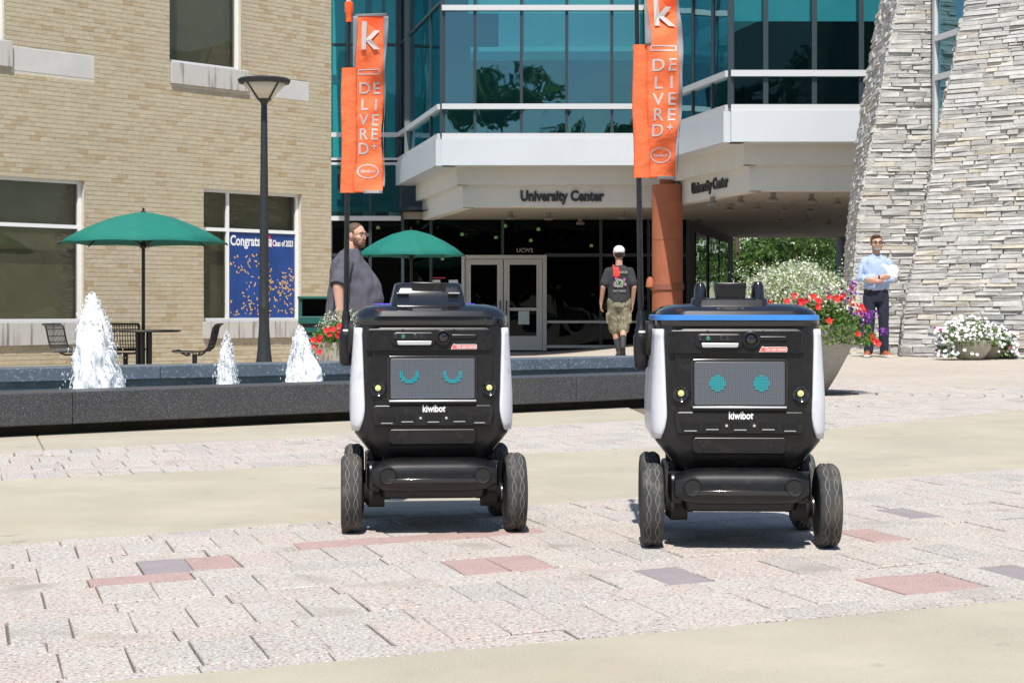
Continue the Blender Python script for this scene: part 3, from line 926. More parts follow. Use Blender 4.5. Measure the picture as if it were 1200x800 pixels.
# white band, cream steps and lettered panel round the bay
for a, b in ((pW, pL), (pL, pI), (pI, pC), (pC, pR)):
    wbox('band', 'band_metal', a, b, -0.3, 0.13, ZB0, ZB1 - 0.057)
def inset(pts, k):
    """Plan polyline moved k inwards (away from the camera)."""
    out = []
    for i, p in enumerate(pts):
        ns = []
        if i > 0: d = (pts[i] - pts[i - 1]).normalized(); ns.append(Vector((-d.y, d.x)))
        if i < len(pts) - 1: d = (pts[i + 1] - pts[i]).normalized(); ns.append(Vector((-d.y, d.x)))
        n = sum(ns, Vector((0, 0))) / len(ns)
        n = n / max(0.35, n.length_squared)
        out.append(p + n * k)
    return out
line = [pW, pL, pI, pC, pR]
c1 = inset(line, 0.36); c2 = inset(line, 0.52)
ZP1, ZP0 = 3.31, 2.83
for a, b in zip(c1, c1[1:]): wbox('fascia_step', 'cream_panel', a, b, -0.25, 0.0, ZP1 - 0.02, ZB0 + 0.02)
for a, b in zip(c2, c2[1:]): wbox('fascia_panel', 'cream_panel', a, b, -0.25, 0.0, ZP0, ZP1)
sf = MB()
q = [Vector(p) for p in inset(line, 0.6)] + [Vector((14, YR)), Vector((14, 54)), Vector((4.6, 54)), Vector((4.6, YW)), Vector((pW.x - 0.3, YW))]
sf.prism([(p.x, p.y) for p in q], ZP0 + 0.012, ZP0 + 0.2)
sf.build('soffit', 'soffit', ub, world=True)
sf = MB(); sf.prism([(p.x, p.y) for p in inset(line, 0.1)] + [(14, YR), (14, YW), (pW.x, YW)], ZB0 + 0.01, ZB0 + 0.3)
sf.build('floor_slab', 'cream_panel', ub, world=True)
# lettering on the two fascias
def plane_fn(a, b, u, z, push):
    a, b = Vector(a[:2]), Vector(b[:2]); d = (b - a).normalized(); n = Vector((d.y, -d.x)); o = a + (b - a) * u
    return lambda x, y, dd: Vector((o.x + d.x * x + n.x * (push + dd), o.y + d.y * x + n.y * (push + dd), z + y))
mb = MB()
put_text(mb, 'University Center', 0.30, plane_fn(c2[1], c2[2], frac(c2[1], c2[2], 658.5), 3.055, 0.004), 0.014, depth=0.03, sx=0.80)
mb.build('lettering', 'lettering_dark', ub, world=True)
mb = MB()
put_text(mb, 'University Center', 0.30, plane_fn(c2[2], c2[3], frac(c2[2], c2[3], 832), 3.08, 0.004), 0.010, depth=0.03, sx=1.0)
mb.build('lettering', 'lettering_dark', ub, world=True)
# recessed downlights hanging below the soffit
for (x, y, d) in [(868, 240, 34.0), (906, 226, 33), (951, 231, 33.4), (855, 246, 36.5), (888, 245, 36.2), (921, 250, 36.8), (950, 252, 37), (982, 240, 34.5), (948, 262, 41), (915, 262, 41), (973, 266, 42),
                  (835, 236, 34.3), (598, 251, 39.5), (643, 252, 39.8), (730, 251, 39.5), (680, 256, 42)]:
    X = (x - HX) / FPX * d
    mb = MB(); mb.lathe([(0.05, ZP0 + 0.02), (0.05, ZP0 - 0.07), (0.095, ZP0 - 0.10), (0.105, ZP0 - 0.15), (0.08, ZP0 - 0.16)], 14, (X, d, 0))
    mb.build('downlight', 'downlight_grey', ub, world=True, smooth=40)
# entrance wall under the canopy
ZG = -0.33; ZS = ZP0 + 0.02
zh = at(0, 299, YW).z
e_l, e_r = P2(386, YW - 0.02), P2(806, YW - 0.02)
dl, dr_ = P2(541, YW), P2(638, YW)
marks = [P2(x, YW) for x in (388, 434, 472, 505, 541)]
for a, b in zip(marks, marks[1:]):
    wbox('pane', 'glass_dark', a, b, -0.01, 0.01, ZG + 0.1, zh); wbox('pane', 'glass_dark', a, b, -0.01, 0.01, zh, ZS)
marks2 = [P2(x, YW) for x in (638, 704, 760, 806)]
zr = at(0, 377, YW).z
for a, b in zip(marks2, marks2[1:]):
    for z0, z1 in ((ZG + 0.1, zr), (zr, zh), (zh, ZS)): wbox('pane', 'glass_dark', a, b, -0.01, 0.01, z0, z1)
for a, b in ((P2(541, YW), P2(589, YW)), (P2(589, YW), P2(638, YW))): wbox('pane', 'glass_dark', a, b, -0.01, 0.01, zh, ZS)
for p in marks[:-1] + [P2(589, YW), P2(704, YW), P2(760, YW), P2(806, YW)]:
    wbox('mullion', 'mullion_dark', p - Vector((0.035, 0)), p + Vector((0.035, 0)), -0.06, 0.05, ZG if p.x < -1.3 or p.x > 1 else zh, ZS)
wbox('transom', 'mullion_dark', P2(388, YW), P2(541, YW), -0.05, 0.052, zh - 0.04, zh + 0.04)
wbox('transom', 'mullion_dark', P2(638, YW), P2(806, YW), -0.05, 0.052, zh - 0.04, zh + 0.04)
wbox('transom', 'door_frame', P2(641, YW), P2(806, YW), -0.05, 0.056, zr - 0.03, zr + 0.03)
zbt = at(0, 406, YW).z
wbox('transom', 'door_frame', P2(641, YW), P2(806, YW), -0.05, 0.056, zbt - 0.03, zbt + 0.035)
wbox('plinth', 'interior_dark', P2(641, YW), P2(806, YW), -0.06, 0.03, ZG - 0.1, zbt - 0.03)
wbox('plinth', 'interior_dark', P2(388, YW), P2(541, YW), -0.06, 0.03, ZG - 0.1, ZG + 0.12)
# double door
zd0 = ZG + 0.02
door = wbox('door', 'door_frame', P2(541, YW), P2(544.5, YW), -0.08, 0.08, zd0, zh)
wbox('jamb', 'door_frame', P2(636, YW), P2(640.5, YW), -0.08, 0.08, zd0, zh, door)
wbox('head', 'door_frame', P2(544.6, YW), P2(635.9, YW), -0.08, 0.078, zh - 0.09, zh, door)
for i, (xa, xb) in enumerate(((545, 589.3), (590.3, 635.5))):
    a, b = P2(xa, YW), P2(xb, YW); z0, z1 = zd0 + 0.01, zh - 0.1
    leaf = wbox('door', 'door_frame', a, lerp2(a, b, 0.15), -0.03, 0.03, z0, z1)
    wbox('stile', 'door_frame', lerp2(a, b, 0.85), b, -0.03, 0.03, z0, z1, leaf)
    wbox('rail', 'door_frame', lerp2(a, b, 0.151), lerp2(a, b, 0.849), -0.03, 0.029, z1 - 0.13, z1, leaf)
    wbox('rail', 'door_frame', lerp2(a, b, 0.151), lerp2(a, b, 0.849), -0.03, 0.029, z0, z0 + 0.34, leaf)
    wbox('rail', 'door_frame', lerp2(a, b, 0.151), lerp2(a, b, 0.849), -0.02, 0.031, z0 + 0.95, z0 + 1.02, leaf)
    wbox('pane', 'glass_dark', lerp2(a, b, 0.15), lerp2(a, b, 0.85), -0.008, 0.008, z0 + 0.34, z1 - 0.13, leaf)
    hx_ = lerp2(a, b, 0.93 if i == 0 else 0.07)
    mb = MB(); hz = z0 + 1.02
    mb.tube([(hx_.x, YW - 0.03, hz - 0.16), (hx_.x, YW - 0.09, hz - 0.14), (hx_.x, YW - 0.09, hz + 0.14), (hx_.x, YW - 0.03, hz + 0.16)], 0.014, 6)
    mb.build('handle', 'black_metal', leaf, world=True, smooth=60)
    if i:
        wbox('notice', 'blind_pale', lerp2(a, b, 0.38), lerp2(a, b, 0.66), 0.032, 0.036, z0 + 0.62, z0 + 0.94, leaf)
mb = MB(); put_text(mb, 'UCW2', 0.135, plane_fn(P2(589, YW), P2(638, YW), frac(P2(589, YW), P2(638, YW), 615), at(0, 293.5, YW).z, 0.02), 0.004)
mb.build('lettering', 'flag_dim', ub, world=True)
wbox('notice', 'poster_white', P2(506.5, YW), P2(516, YW), 0.02, 0.024, at(0, 334, YW).z, at(0, 328, YW).z)
wbox('notice', 'poster_white', P2(526, YW), P2(536.5, YW), 0.02, 0.024, at(0, 334, YW).z, at(0, 328, YW).z)
wbox('notice', 'poster_red', P2(505, YW), P2(522, YW), 0.02, 0.024, at(0, 326.3, YW).z, at(0, 325, YW).z)
# interior: floors, ceilings, back walls, lit lamps seen through the doors
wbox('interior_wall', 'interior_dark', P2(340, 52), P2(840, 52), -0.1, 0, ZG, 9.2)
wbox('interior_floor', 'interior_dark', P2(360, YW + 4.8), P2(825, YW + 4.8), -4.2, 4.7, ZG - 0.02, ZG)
wbox('interior_ceiling', 'interior_mid', P2(360, YW + 4.8), P2(790, YW + 4.8), -4.2, 4.7, ZP0 + 0.22, ZP0 + 0.34)
pm('lamp_glow', (0.9, 0.9, 0.5), 0.5, emit=((0.85, 0.95, 0.30), 2.2))
for (x, y, d) in [(592, 266, 45), (581, 279.5, 47.5), (622, 283, 46), (541.5, 276, 46), (693, 289, 50), (518.5, 304.5, 49), (631, 270, 44.5), (443, 268, 46)]:
    p = at(x, y, d)
    mb = MB(); mb.lathe([(0.015, 0.07), (0.035, 0.06), (0.05, 0.0), (0.03, -0.01)], 10, p); mb.build('pendant_lamp', 'lamp_glow', ub, world=True, smooth=60)
# upper interior: back wall, bulkheads and pale blinds behind the glass
wbox('interior_wall', 'interior_mid', P2(474, 41.5), P2(770, 41.5), -0.1, 0, ZB1, 9.4)
wbox('interior_wall', 'interior_mid', P2(340, 45.5), P2(500, 45.5), -0.1, 0, 2.9, 9.4)
for xa, xb in ((388, 404), (409, 428), (436, 447), (452, 463)):
    wbox('curtain', 'blind_pale', P2(xa, YW + 0.45), P2(xb, YW + 0.45), -0.03, 0, ZB1 + 0.1, 9.2)
for xa, xb in ((395, 425), (440, 462)):
    wbox('curtain', 'interior_mid', P2(xa, YW + 0.6), P2(xb, YW + 0.6), -0.03, 0, 2.9, ZB1 - 0.1)
wbox('interior_wall', 'interior_dark', P2(757, 36.2), P2(1120, 36.2), -0.1, 0, ZB1, 9.4)
wbox('interior_floor', 'interior_mid', P2(520, 39), P2(760, 39), -1.8, 1.7, ZB1 - 0.3, ZB1 - 0.1)
ci = inset(line, 0.55)
wbox('bulkhead', 'interior_white', lerp2(ci[1], ci[2], 0.03), lerp2(ci[1], ci[2], 0.97), -0.2, 0, 5.94, 6.2)
wbox('blind', 'blind_grey', lerp2(ci[1], ci[2], 0.17), lerp2(ci[1], ci[2], 0.98), -0.08, -0.06, 6.2, ZT2)
wbox('blind', 'interior_white', lerp2(ci[1], ci[2], 0.02), lerp2(ci[1], ci[2], 0.98), -0.1, -0.08, ZT2, 9.3)
wbox('bulkhead', 'interior_white', lerp2(ci[2], ci[3], 0.05), lerp2(ci[2], ci[3], 0.95), -0.2, 0, 5.94, 6.2)
for (xa, xb) in ((857, 896), (898, 953), (955, 1008), (1010, 1063)):
    wbox('blind', 'blind_pale', P2(xa, YR + 0.3), P2(xb, YR + 0.3), -0.02, 0, at(0, 22, YR).z, ZT3)
wbox('roof', 'band_metal', P2(360, 38), P2(1120, 38), -14, -1.0, ZT3, ZT3 + 0.3)
sf = MB(); sf.prism([(p.x, p.y) for p in inset(line, -0.1)] + [(14, YR), (14, YW), (pW.x, YW)], ZT3 + 0.01, ZT3 + 0.3)
sf.build('roof', 'band_metal', ub, world=True)
# passage under the right-hand part
wbox('passage_wall', 'interior_dark', P2(806, YW), P2(859, 53.5), -0.2, 0, ZG, ZP0 + 0.02)
for t in (0.35, 0.62, 0.85):
    p = lerp2(P2(806, YW), P2(859, 53.5), t)
    wbox('pane', 'glass_dark', lerp2(P2(806, YW), P2(859, 53.5), t - 0.22), lerp2(P2(806, YW), P2(859, 53.5), t - 0.02), 0.01, 0.03, ZG, 2.6)
mb = MB(); mb.box2((9.85, 53.2, ZG), (10.6, 54.2, ZP0 + 0.02)); mb.build('end_pillar', 'interior_mid', ub, world=True)
# round terracotta column at the inner corner
cc = at(782, 300, 36.45)
colm = thing('column', (cc.x, cc.y, gz(cc.x, cc.y)), label='round terracotta column at the canopy corner', cat='column')
gzc = gz(cc.x, cc.y)
mb = MB(); mb.lathe([(0.36, gzc - 0.02), (0.36, 0.28), (0.315, 0.30), (0.315, 3.22), (0.16, 3.24), (0.16, ZB0)], 32, (cc.x, cc.y, 0)); mb.build('shaft', 'terracotta', colm, world=True, smooth=40)
zc = at(0, 336, 36.4).z
mb = MB(); mb.lathe([(0.32, zc - 0.07), (0.345, zc - 0.06), (0.345, zc + 0.06), (0.32, zc + 0.07)], 32, (cc.x, cc.y, 0)); mb.build('collar', 'terracotta_dark', colm, world=True, smooth=40)
for z in (0.62, 2.1): 
    mb = MB(); mb.lathe([(0.3, z - 0.012), (0.318, z - 0.01), (0.318, z + 0.01), (0.3, z + 0.012)], 32, (cc.x, cc.y, 0)); mb.build('joint_ring', 'terracotta_dark', colm, world=True, smooth=40)
mb = MB(); mb.lathe([(0.03, 0.2), (0.07, 0.15), (0.09, 0), (0.05, -0.02)], 12, (cc.x - 0.36, cc.y - 0.1, zc)); mb.build('wall_lamp', 'terracotta', colm, world=True, smooth=50)

# ------------------------------------------------------------ ledgestone walls
def interp(tab, y):
    tab = sorted(tab)
    if y <= tab[0][0]: 
        (a, b), (c, d) = tab[0], tab[1]
        return b + (d - b) * (y - a) / (c - a)
    for (a, b), (c, d) in zip(tab, tab[1:]):
        if y <= c: return b + (d - b) * (y - a) / (c - a)
    return tab[-1][1]
def stone_piece(mb, pts, n, p, rn):
    """Split-face stone: four corner points on the wall, pushed out by p with a ragged arris."""
    c = sum(pts, Vector()) / 4
    back = [q - n * 0.10 for q in pts]
    edge = [q + n * (p - 0.018) + Vector([rn.uniform(-.006, .006) for _ in range(3)]) for q in pts]
    fr = [q + (c - q) * 0.06 + (c - q).normalized() * 0.006 + n * (p + rn.uniform(-0.014, 0.014)) for q in pts]
    mb.add(back + edge + fr, [(0, 1, 5, 4), (1, 2, 6, 5), (2, 3, 7, 6), (3, 0, 4, 7), (4, 5, 9, 8), (5, 6, 10, 9), (6, 7, 11, 10), (7, 4, 8, 11), (8, 9, 10, 11)])
def stone_face(root, surf, ul, ur, z0, z1, seed, sizes=(0.14, 0.55), limit=300, hh=(0.045, 0.088), mass=None):
    """Courses of stones over surf(u, z) -> point, normal, between the edges ul(z) and ur(z)."""
    rn = random.Random(seed); z = z0; count = 0
    out = []
    while z < z1:
        h = rn.uniform(*hh)
        a, b = ul(z + h / 2), ur(z + h / 2)
        u = a - rn.uniform(0, 0.0)
        while u < b - 0.02:
            w = rn.uniform(*sizes)
            if b - (u + w) < 0.12: w = b - u
            nsub = 2 if rn.random() < 0.15 and h > 0.07 else 1
            for s in range(nsub):
                g = 0.0025
                za, zb = z + h * s / nsub + g, z + h * (s + 1) / nsub - g
                pts = [surf(uu, zz)[0] for uu, zz in ((u + g, za), (u + w - g, za), (u + w - g, zb), (u + g, zb))]
                n = surf(u + w / 2, z + h / 2)[1]
                out.append((pts, n, rn.choice((rn.uniform(0.0, 0.016), rn.uniform(0.005, 0.022), rn.uniform(0.0, 0.036)))))
            u += w
        z += h
    def seen(pts):
        c = sum(pts, Vector()) / 4
        x, y = HX + c.x / c.y * FPX, HY + (EYE - c.z) / c.y * FPX
        return -10 < x < 1210 and -10 < y < 430
    idx = [i for i, o in enumerate(out) if seen(o[0])]
    idx.sort(key=lambda i: -((out[i][0][1] - out[i][0][0]).length * (out[i][0][3] - out[i][0][0]).length))
    chosen = set(idx[:limit])
    for i, (pts, n, p) in enumerate(out):
        if i in chosen:
            mb = MB(); stone_piece(mb, pts, n, p, rn); mb.build('stone', 'stone', root, world=True)
        else:
            stone_piece(mass, pts, n, p, rn)
YF = 27.6
left_stone = thing('stone_wall', (6.0, YF + 0.5, 0), label='tapering grey ledgestone pier behind the man in the light blue shirt', cat='stone wall')
arris = [(-60, 1066), (0, 1053), (70, 1039), (150, 1025), (185, 1018), (245, 1007), (330, 1000), (410, 996), (430, 995.5)]
sil = [(-60, 1045), (0, 1032), (35, 1025), (98, 1014), (165, 1004), (273, 992), (410, 984), (430, 983.5)]
def ypix(z, d): return HY - (z - EYE) / d * FPX
def fin_left(z):
    return (interp(arris, ypix(z, YF)) - HX) / FPX * YF
NF = Vector((-0.05, -1, 0.06)).normalized()
def fin_surf(u, z): return Vector((u, YF + 0.05 * z * 0 + 0.03 * (u - 5), z)), NF
fm = MB()
stone_face(left_stone, fin_surf, fin_left, lambda z: 7.05, -0.1, 6.6, 21, limit=300, mass=fm)
YF2 = 29.6
def side_surf(u, z):
    """u runs 0 (far edge) to 1.6 (arris)."""
    a = Vector((fin_left(z), YF + 0.03 * (fin_left(z) - 5), z)); b = Vector(((interp(sil, ypix(z, YF2)) - HX) / FPX * YF2, YF2, z))
    p = b + (a - b) * (u / 2.0); d = (a - b).normalized()
    return p, Vector((d.y, -d.x, 0)).normalized()
stone_face(left_stone, side_surf, lambda z: 0.0, lambda z: 2.0, -0.1, 6.6, 22, sizes=(0.2, 0.5), limit=0, mass=fm)
o = fm.build('stonework', 'stone', left_stone, world=True); o['kind'] = 'stuff'
core = MB(); rings = []
for i in range(15):
    z = -0.2 + 6.8 * i / 14
    a = fin_surf(fin_left(z), z)[0]; b_ = side_surf(0, z)[0]
    rings.append([a + Vector((0.04, 0.045, 0)), Vector((7.2, YF + 0.1, z)), Vector((7.2, YF2, z)), b_ + Vector((0.06, 0, 0))])
core.loft(rings); core.build('core', 'stone_core', left_stone, world=True)

YM = 26.3
right_stone = thing('stone_wall', (7.5, 25.5, 0), label='broad battered ledgestone wall behind the white flower bowls', cat='stone wall')
msil = [(-60, 1147), (0, 1133), (28, 1126), (80, 1116), (122, 1106), (165, 1098), (217, 1089), (259, 1083), (305, 1071), (350, 1062), (413, 1056), (430, 1055)]
MD = Vector((0.80, -0.60, 0)); MN = Vector((-0.60, -0.80, 0.05)).normalized()
def m_left(z): return (interp(msil, ypix(z, YM)) - HX) / FPX * YM
def m_surf(u, z):
    """u in metres along the wall from its left edge line at the base."""
    x0 = m_left(z)
    return Vector((x0, YM, z)) + MD * u, MN
mm = MB()
stone_face(right_stone, m_surf, lambda z: 0.0, lambda z: 4.2, -0.1, 6.4, 31, sizes=(0.14, 0.58), limit=300, mass=mm)
def ret_surf(u, z):
    x0 = m_left(z)
    return Vector((x0 + 0.25 * (1 - u), YM + 1.2 * (1 - u), z)), Vector((-0.98, 0.2, 0))
stone_face(right_stone, ret_surf, lambda z: 0.0, lambda z: 1.0, -0.1, 6.4, 33, sizes=(0.2, 0.4), limit=0, mass=mm)
o = mm.build('stonework', 'stone', right_stone, world=True); o['kind'] = 'stuff'
core = MB(); rings = []
for i in range(15):
    z = -0.2 + 6.6 * i / 14
    a = m_surf(0, z)[0] + Vector((0.06, 0.05, 0)); b_ = m_surf(4.2, z)[0] + Vector((0.03, 0.05, 0))
    rings.append([a, b_, b_ + Vector((1, 3, 0)), a + Vector((0.35, 1.15, 0))])
core.loft(rings); core.build('core', 'stone_core', right_stone, world=True)
# narrow window between the two stone masses
slotw = thing('slot_window', (6.6, 27.2, 2.5), label='narrow blue glass window between the two stone walls', cat='window')
s0, s1 = Vector(((1098 - HX) / FPX * 27.4, 27.4)), Vector(((1150 - HX) / FPX * 25.7, 25.7 + 0.7))
wbox('pane', 'glass_blue', s0, s1, -0.01, 0.01, 2.2, 6.6, slotw)
wbox('backing', 'interior_dark', s0 + Vector((0.15, 0.2)), s1 + Vector((0.15, 0.2)), -0.05, 0, 2.2, 6.6, slotw)
mb = MB(); mb.prism([(s0.x - 0.05, s0.y - 0.05), (s0.x + 0.06, s0.y - 0.05), (s0.x + 0.06, s0.y + 0.1), (s0.x - 0.05, s0.y + 0.1)], 1.6, 6.6); mb.build('post', 'aluminium', slotw, world=True)
for y in (46, 92, -10):
    z = at(0, y, 27.4).z
    wbox('transom', 'aluminium', s0, s1, -0.05, 0.06, z - 0.045, z + 0.045, slotw)
# ------------------------------------------------------------ delivery robots
pm('robot_black', (0.010, 0.010, 0.0115), 0.33, spec=0.5, var=(9, 0.35), speck=[(22, (0.024, 0.023, 0.021), 0.58, 0.2), (140, (0.05, 0.048, 0.044), 0.68, 0.06)], bump=(900, 0.10, 0.001))
pm('robot_gloss', (0.010, 0.011, 0.014), 0.14, spec=0.6, coat=0.5)
pm('robot_rubber', (0.010, 0.010, 0.010), 0.7)
pm('robot_hole', (0.003, 0.003, 0.003), 0.8)
pm('robot_white', (0.67, 0.685, 0.735), 0.35, coat=0.2, var=(6, 0.05), speck=[(18, (0.50, 0.51, 0.56), 0.60, 0.15)])
pm('robot_blue', (0.05, 0.22, 0.60), 0.35)
pm('robot_purple', (0.10, 0.06, 0.55), 0.35)
pm('robot_silver', (0.62, 0.62, 0.64), 0.3, metal=0.4)
pm('chrome', (0.25, 0.25, 0.26), 0.3, metal=0.9)
pm('lens', (0.01, 0.008, 0.015), 0.05, coat=1.0)
pm('lens_green', (0.03, 0.16, 0.10), 0.1, coat=1.0)
pm('led_yellow', (0.62, 0.60, 0.27), 0.3, emit=((1.0, 0.92, 0.35), 0.08))
pm('led_cyan', (0.01, 0.24, 0.27), 0.4, emit=((0.02, 0.75, 0.85), 0.10))
pm('sticker_red', (0.72, 0.14, 0.12), 0.5)
pm('print_white', (0.80, 0.80, 0.80), 0.5)
pm('tyre', (0.042, 0.042, 0.043), 0.85, var=(40, 0.35), speck=[(25, (0.11, 0.10, 0.085), 0.54, 0.2), (9, (0.085, 0.07, 0.05), 0.56, 0.2)])
pm('tread_dust', (0.13, 0.125, 0.115), 0.9, var=(60, 0.25))
m = pm('flag_orange', (0.95, 0.20, 0.07), 0.75, var=(14, 0.05), bump=(28, 0.6, 0.012))
N, L = m.node_tree.nodes, m.node_tree.links
tl = N.new('ShaderNodeBsdfTranslucent'); tl.inputs[0].default_value = (0.95, 0.24, 0.09, 1)
mx = N.new('ShaderNodeMixShader'); mx.inputs[0].default_value = 0.22
L.new(N['Principled BSDF'].outputs[0], mx.inputs[1]); L.new(tl.outputs[0], mx.inputs[2]); L.new(mx.outputs[0], N['Material Output'].inputs[0])
pm('flag_deep', (0.80, 0.09, 0.02), 0.75)
pm('flag_grey', (0.20, 0.20, 0.215), 0.6)
pm('flag_silver', (0.47, 0.44, 0.43), 0.5)
pm('cap_orange', (0.85, 0.11, 0.015), 0.45)
m = pm('led_screen', (0.12, 0.13, 0.15), 0.30, coat=0.35)
N, L = m.node_tree.nodes, m.node_tree.links
tc = N.new('ShaderNodeTexCoord'); mp = N.new('ShaderNodeMapping'); mp.inputs['Scale'].default_value = (190, 190, 190)
L.new(tc.outputs['Object'], mp.inputs[0])
sx = N.new('ShaderNodeSeparateXYZ'); L.new(mp.outputs[0], sx.inputs[0])
outs = []
for ax in ('X', 'Z'):
    f = N.new('ShaderNodeMath'); f.operation = 'FRACT'; L.new(sx.outputs[ax], f.inputs[0])
    g = N.new('ShaderNodeMath'); g.operation = 'GREATER_THAN'; g.inputs[1].default_value = 0.28; L.new(f.outputs[0], g.inputs[0]); outs.append(g)
mu = N.new('ShaderNodeMath'); mu.operation = 'MULTIPLY'; L.new(outs[0].outputs[0], mu.inputs[0]); L.new(outs[1].outputs[0], mu.inputs[1])
mx = N.new('ShaderNodeMix'); mx.data_type = 'RGBA'
mx.inputs[6].default_value = (0.055, 0.062, 0.075, 1); mx.inputs[7].default_value = (0.125, 0.142, 0.172, 1)
L.new(mu.outputs[0], mx.inputs[0]); L.new(mx.outputs[2], N['Principled BSDF'].inputs['Base Color'])

BZ = [(0.228, 0.35, 0.49), (0.250, 0.384, 0.515), (0.284, 0.438, 0.538), (0.308, 0.474, 0.550), (0.330, 0.484, 0.556), (0.36, 0.486, 0.56), (0.42, 0.486, 0.562), (0.52, 0.475, 0.558), (0.60, 0.466, 0.552), (0.640, 0.460, 0.548)]
BYC = 0.215                                        # middle of the body, behind the front axle
def bsec(z):
    for (a, w0, d0), (b, w1, d1) in zip(BZ, BZ[1:]):
        if z <= b:
            t = max(0, (z - a) / (b - a)); return w0 + (w1 - w0) * t, d0 + (d1 - d0) * t
    return BZ[-1][1], BZ[-1][2]
def yf(z): return BYC - bsec(z)[1] / 2             # front face of the body at height z

def robot(name, pos, yaw, label, kind):
    o = thing(name, pos, yaw, label, 'robot', 'delivery robots on the plaza')
    BODY, BX = -0.004, -0.020                      # sideways offset of the tub, and of the fittings on its front
    def bld(mb, nm, mat, parent=None, smooth=30, bevel=0.0, solid=0, seg=2):
        return mb.build(nm, mat, parent or o, smooth=smooth, bevel=bevel, solid=solid, seg=seg)
    # body tub
    mb = MB(); rings = []
    for z, w, d in BZ:
        rings.append([(BODY + p[0], p[1], z) for p in rrect(w, d, 0.045, 6, 0, BYC)])
    mb.loft(rings)
    body = bld(mb, 'body', 'robot_black', smooth=28)
    # white side shells that wrap onto the front
    for s in (-1, 1):
        rows = []
        nz_ = 16
        for i in range(nz_ + 1):
            v = i / nz_
            row = []
            for j in range(23):
                u = j / 22
                zb = 0.318 + 0.0 * u
                z = zb + (0.632 - zb) * v
                w, d = bsec(z); w += 0.007; d += 0.008; r = 0.049
                xin = 0.204 + 0.013 * v + (0.020 * (1 - v / 0.25) ** 2 if v < 0.25 else 0)
                # path: front face from xin to the corner, round the corner, then back along the side
                a0 = math.asin(min(0.98, max(0.0, (xin - (w / 2 - r)) / r)))
                lf = max(0.0, (w / 2 - r) - xin); la = r * math.pi / 2; ls = d - 2 * r
                tot = lf + la - r * a0 + ls; q = u * u * 0.7 + u * 0.3
                q = q * tot + r * a0
                if q < lf: x, y = xin + q, BYC - d / 2
                elif q < lf + la:
                    a = (q - lf) / r; x, y = (w / 2 - r) + r * math.sin(a), BYC - d / 2 + r - r * math.cos(a)
                else: x, y = w / 2, BYC - d / 2 + r + (q - lf - la)
                row.append((BODY + s * x, y, z))
            rows.append(row)
        mb = MB(); mb.loft(rows, cap=False, closed=False)
        bld(mb, 'side_shell', 'robot_white', smooth=60, solid=0.010)
    # lid
    mb = MB()
    prof = [(0.637, 0.452, 0.545), (0.641, 0.470, 0.566), (0.654, 0.474, 0.570), (0.668, 0.470, 0.566), (0.684, 0.450, 0.545), (0.697, 0.410, 0.50), (0.704, 0.35, 0.43), (0.7065, 0.2, 0.3)]
    mb.loft([[(BODY + p[0], p[1], z) for p in rrect(w, d, 0.075, 7, 0, BYC)] for z, w, d in prof])
    lid = bld(mb, 'lid', 'robot_gloss', smooth=25)
    if kind == 'blue':
        mb = MB()
        mb.loft([[(BODY + p[0], p[1], z) for p in rrect(w, d, 0.077, 7, 0, BYC)] for z, w, d in ((0.657, 0.474, 0.570), (0.658, 0.4785, 0.5745), (0.671, 0.4765, 0.5725), (0.673, 0.47, 0.566))])
        bld(mb, 'light_strip', 'robot_blue', lid)
    else:
        mb = MB(); mb.loft([[(BX + p[0], p[1], z) for p in rrect(w, d, 0.05, 6, 0, BYC)] for z, w, d in ((0.702, 0.325, 0.385), (0.7070, 0.315, 0.375), (0.7073, 0.28, 0.35))])
        bld(mb, 'light_strip', 'robot_purple', lid)
    # sensor housing on the lid
    if kind == 'blue':
        for cx, w, h, yy in ((-0.087, 0.046, 0.062, 0.06), (0.082, 0.046, 0.066, 0.06)):
            mb = MB(); mb.loft([[(BX + p[0], p[1], z) for p in rrect(w * k, 0.07 * k, 0.02, 5, cx, yy)] for z, k in ((0.70, 1.25), (0.718, 1.15), (0.724, 0.85), (0.705 + h * 0.8, 0.72), (0.705 + h, 0.45))])
            bld(mb, 'antenna', 'robot_gloss', lid, 40)
        mb = MB(); mb.loft([[(BX + p[0], p[1], z) for p in rrect(w, d, 0.012, 4, 0.0, 0.06)] for z, w, d in ((0.70, 0.20, 0.16), (0.716, 0.19, 0.15), (0.722, 0.115, 0.12))])
        bld(mb, 'sensor_base', 'robot_black', lid, 40)
        mb = MB(); mb.prismy([(BX + x, z) for x, z in ((-0.04, 0.72), (0.04, 0.72), (0.046, 0.762), (0.042, 0.768), (-0.042, 0.768), (-0.046, 0.762))], 0.015, 0.10)
        sh = bld(mb, 'sensor_head', 'robot_black', lid, 40, 0.004)
        for x in (-0.026, 0.026):
            mb = MB(); mb.box((BX + x, 0.0155, 0.757), (0.010, 0.004, 0.006)); bld(mb, 'slot', 'robot_hole', sh)
    else:
        mb = MB(); mb.loft([[(BX + p[0], p[1], z) for p in rrect(w, d, 0.02, 5, 0.008, 0.09)] for z, w, d in ((0.70, 0.236, 0.20), (0.728, 0.224, 0.19), (0.755, 0.212, 0.16), (0.768, 0.205, 0.14), (0.772, 0.19, 0.12))])
        sh = bld(mb, 'sensor_head', 'robot_gloss', lid, 35)
        mb = MB(); mb.prismy([(BX + 0.004 + x, z) for x, z in ((-0.042, 0.736), (0.048, 0.736), (0.054, 0.745), (0.054, 0.773), (-0.05, 0.775), (-0.05, 0.745))], 0.0045, 0.05)
        bld(mb, 'sensor_window', 'robot_black', sh, 40, 0.004)
        mb = MB(); mb.box((BX + 0.055, 0.028, 0.756), (0.012, 0.05, 0.034)); bld(mb, 'slot', 'robot_hole', sh)
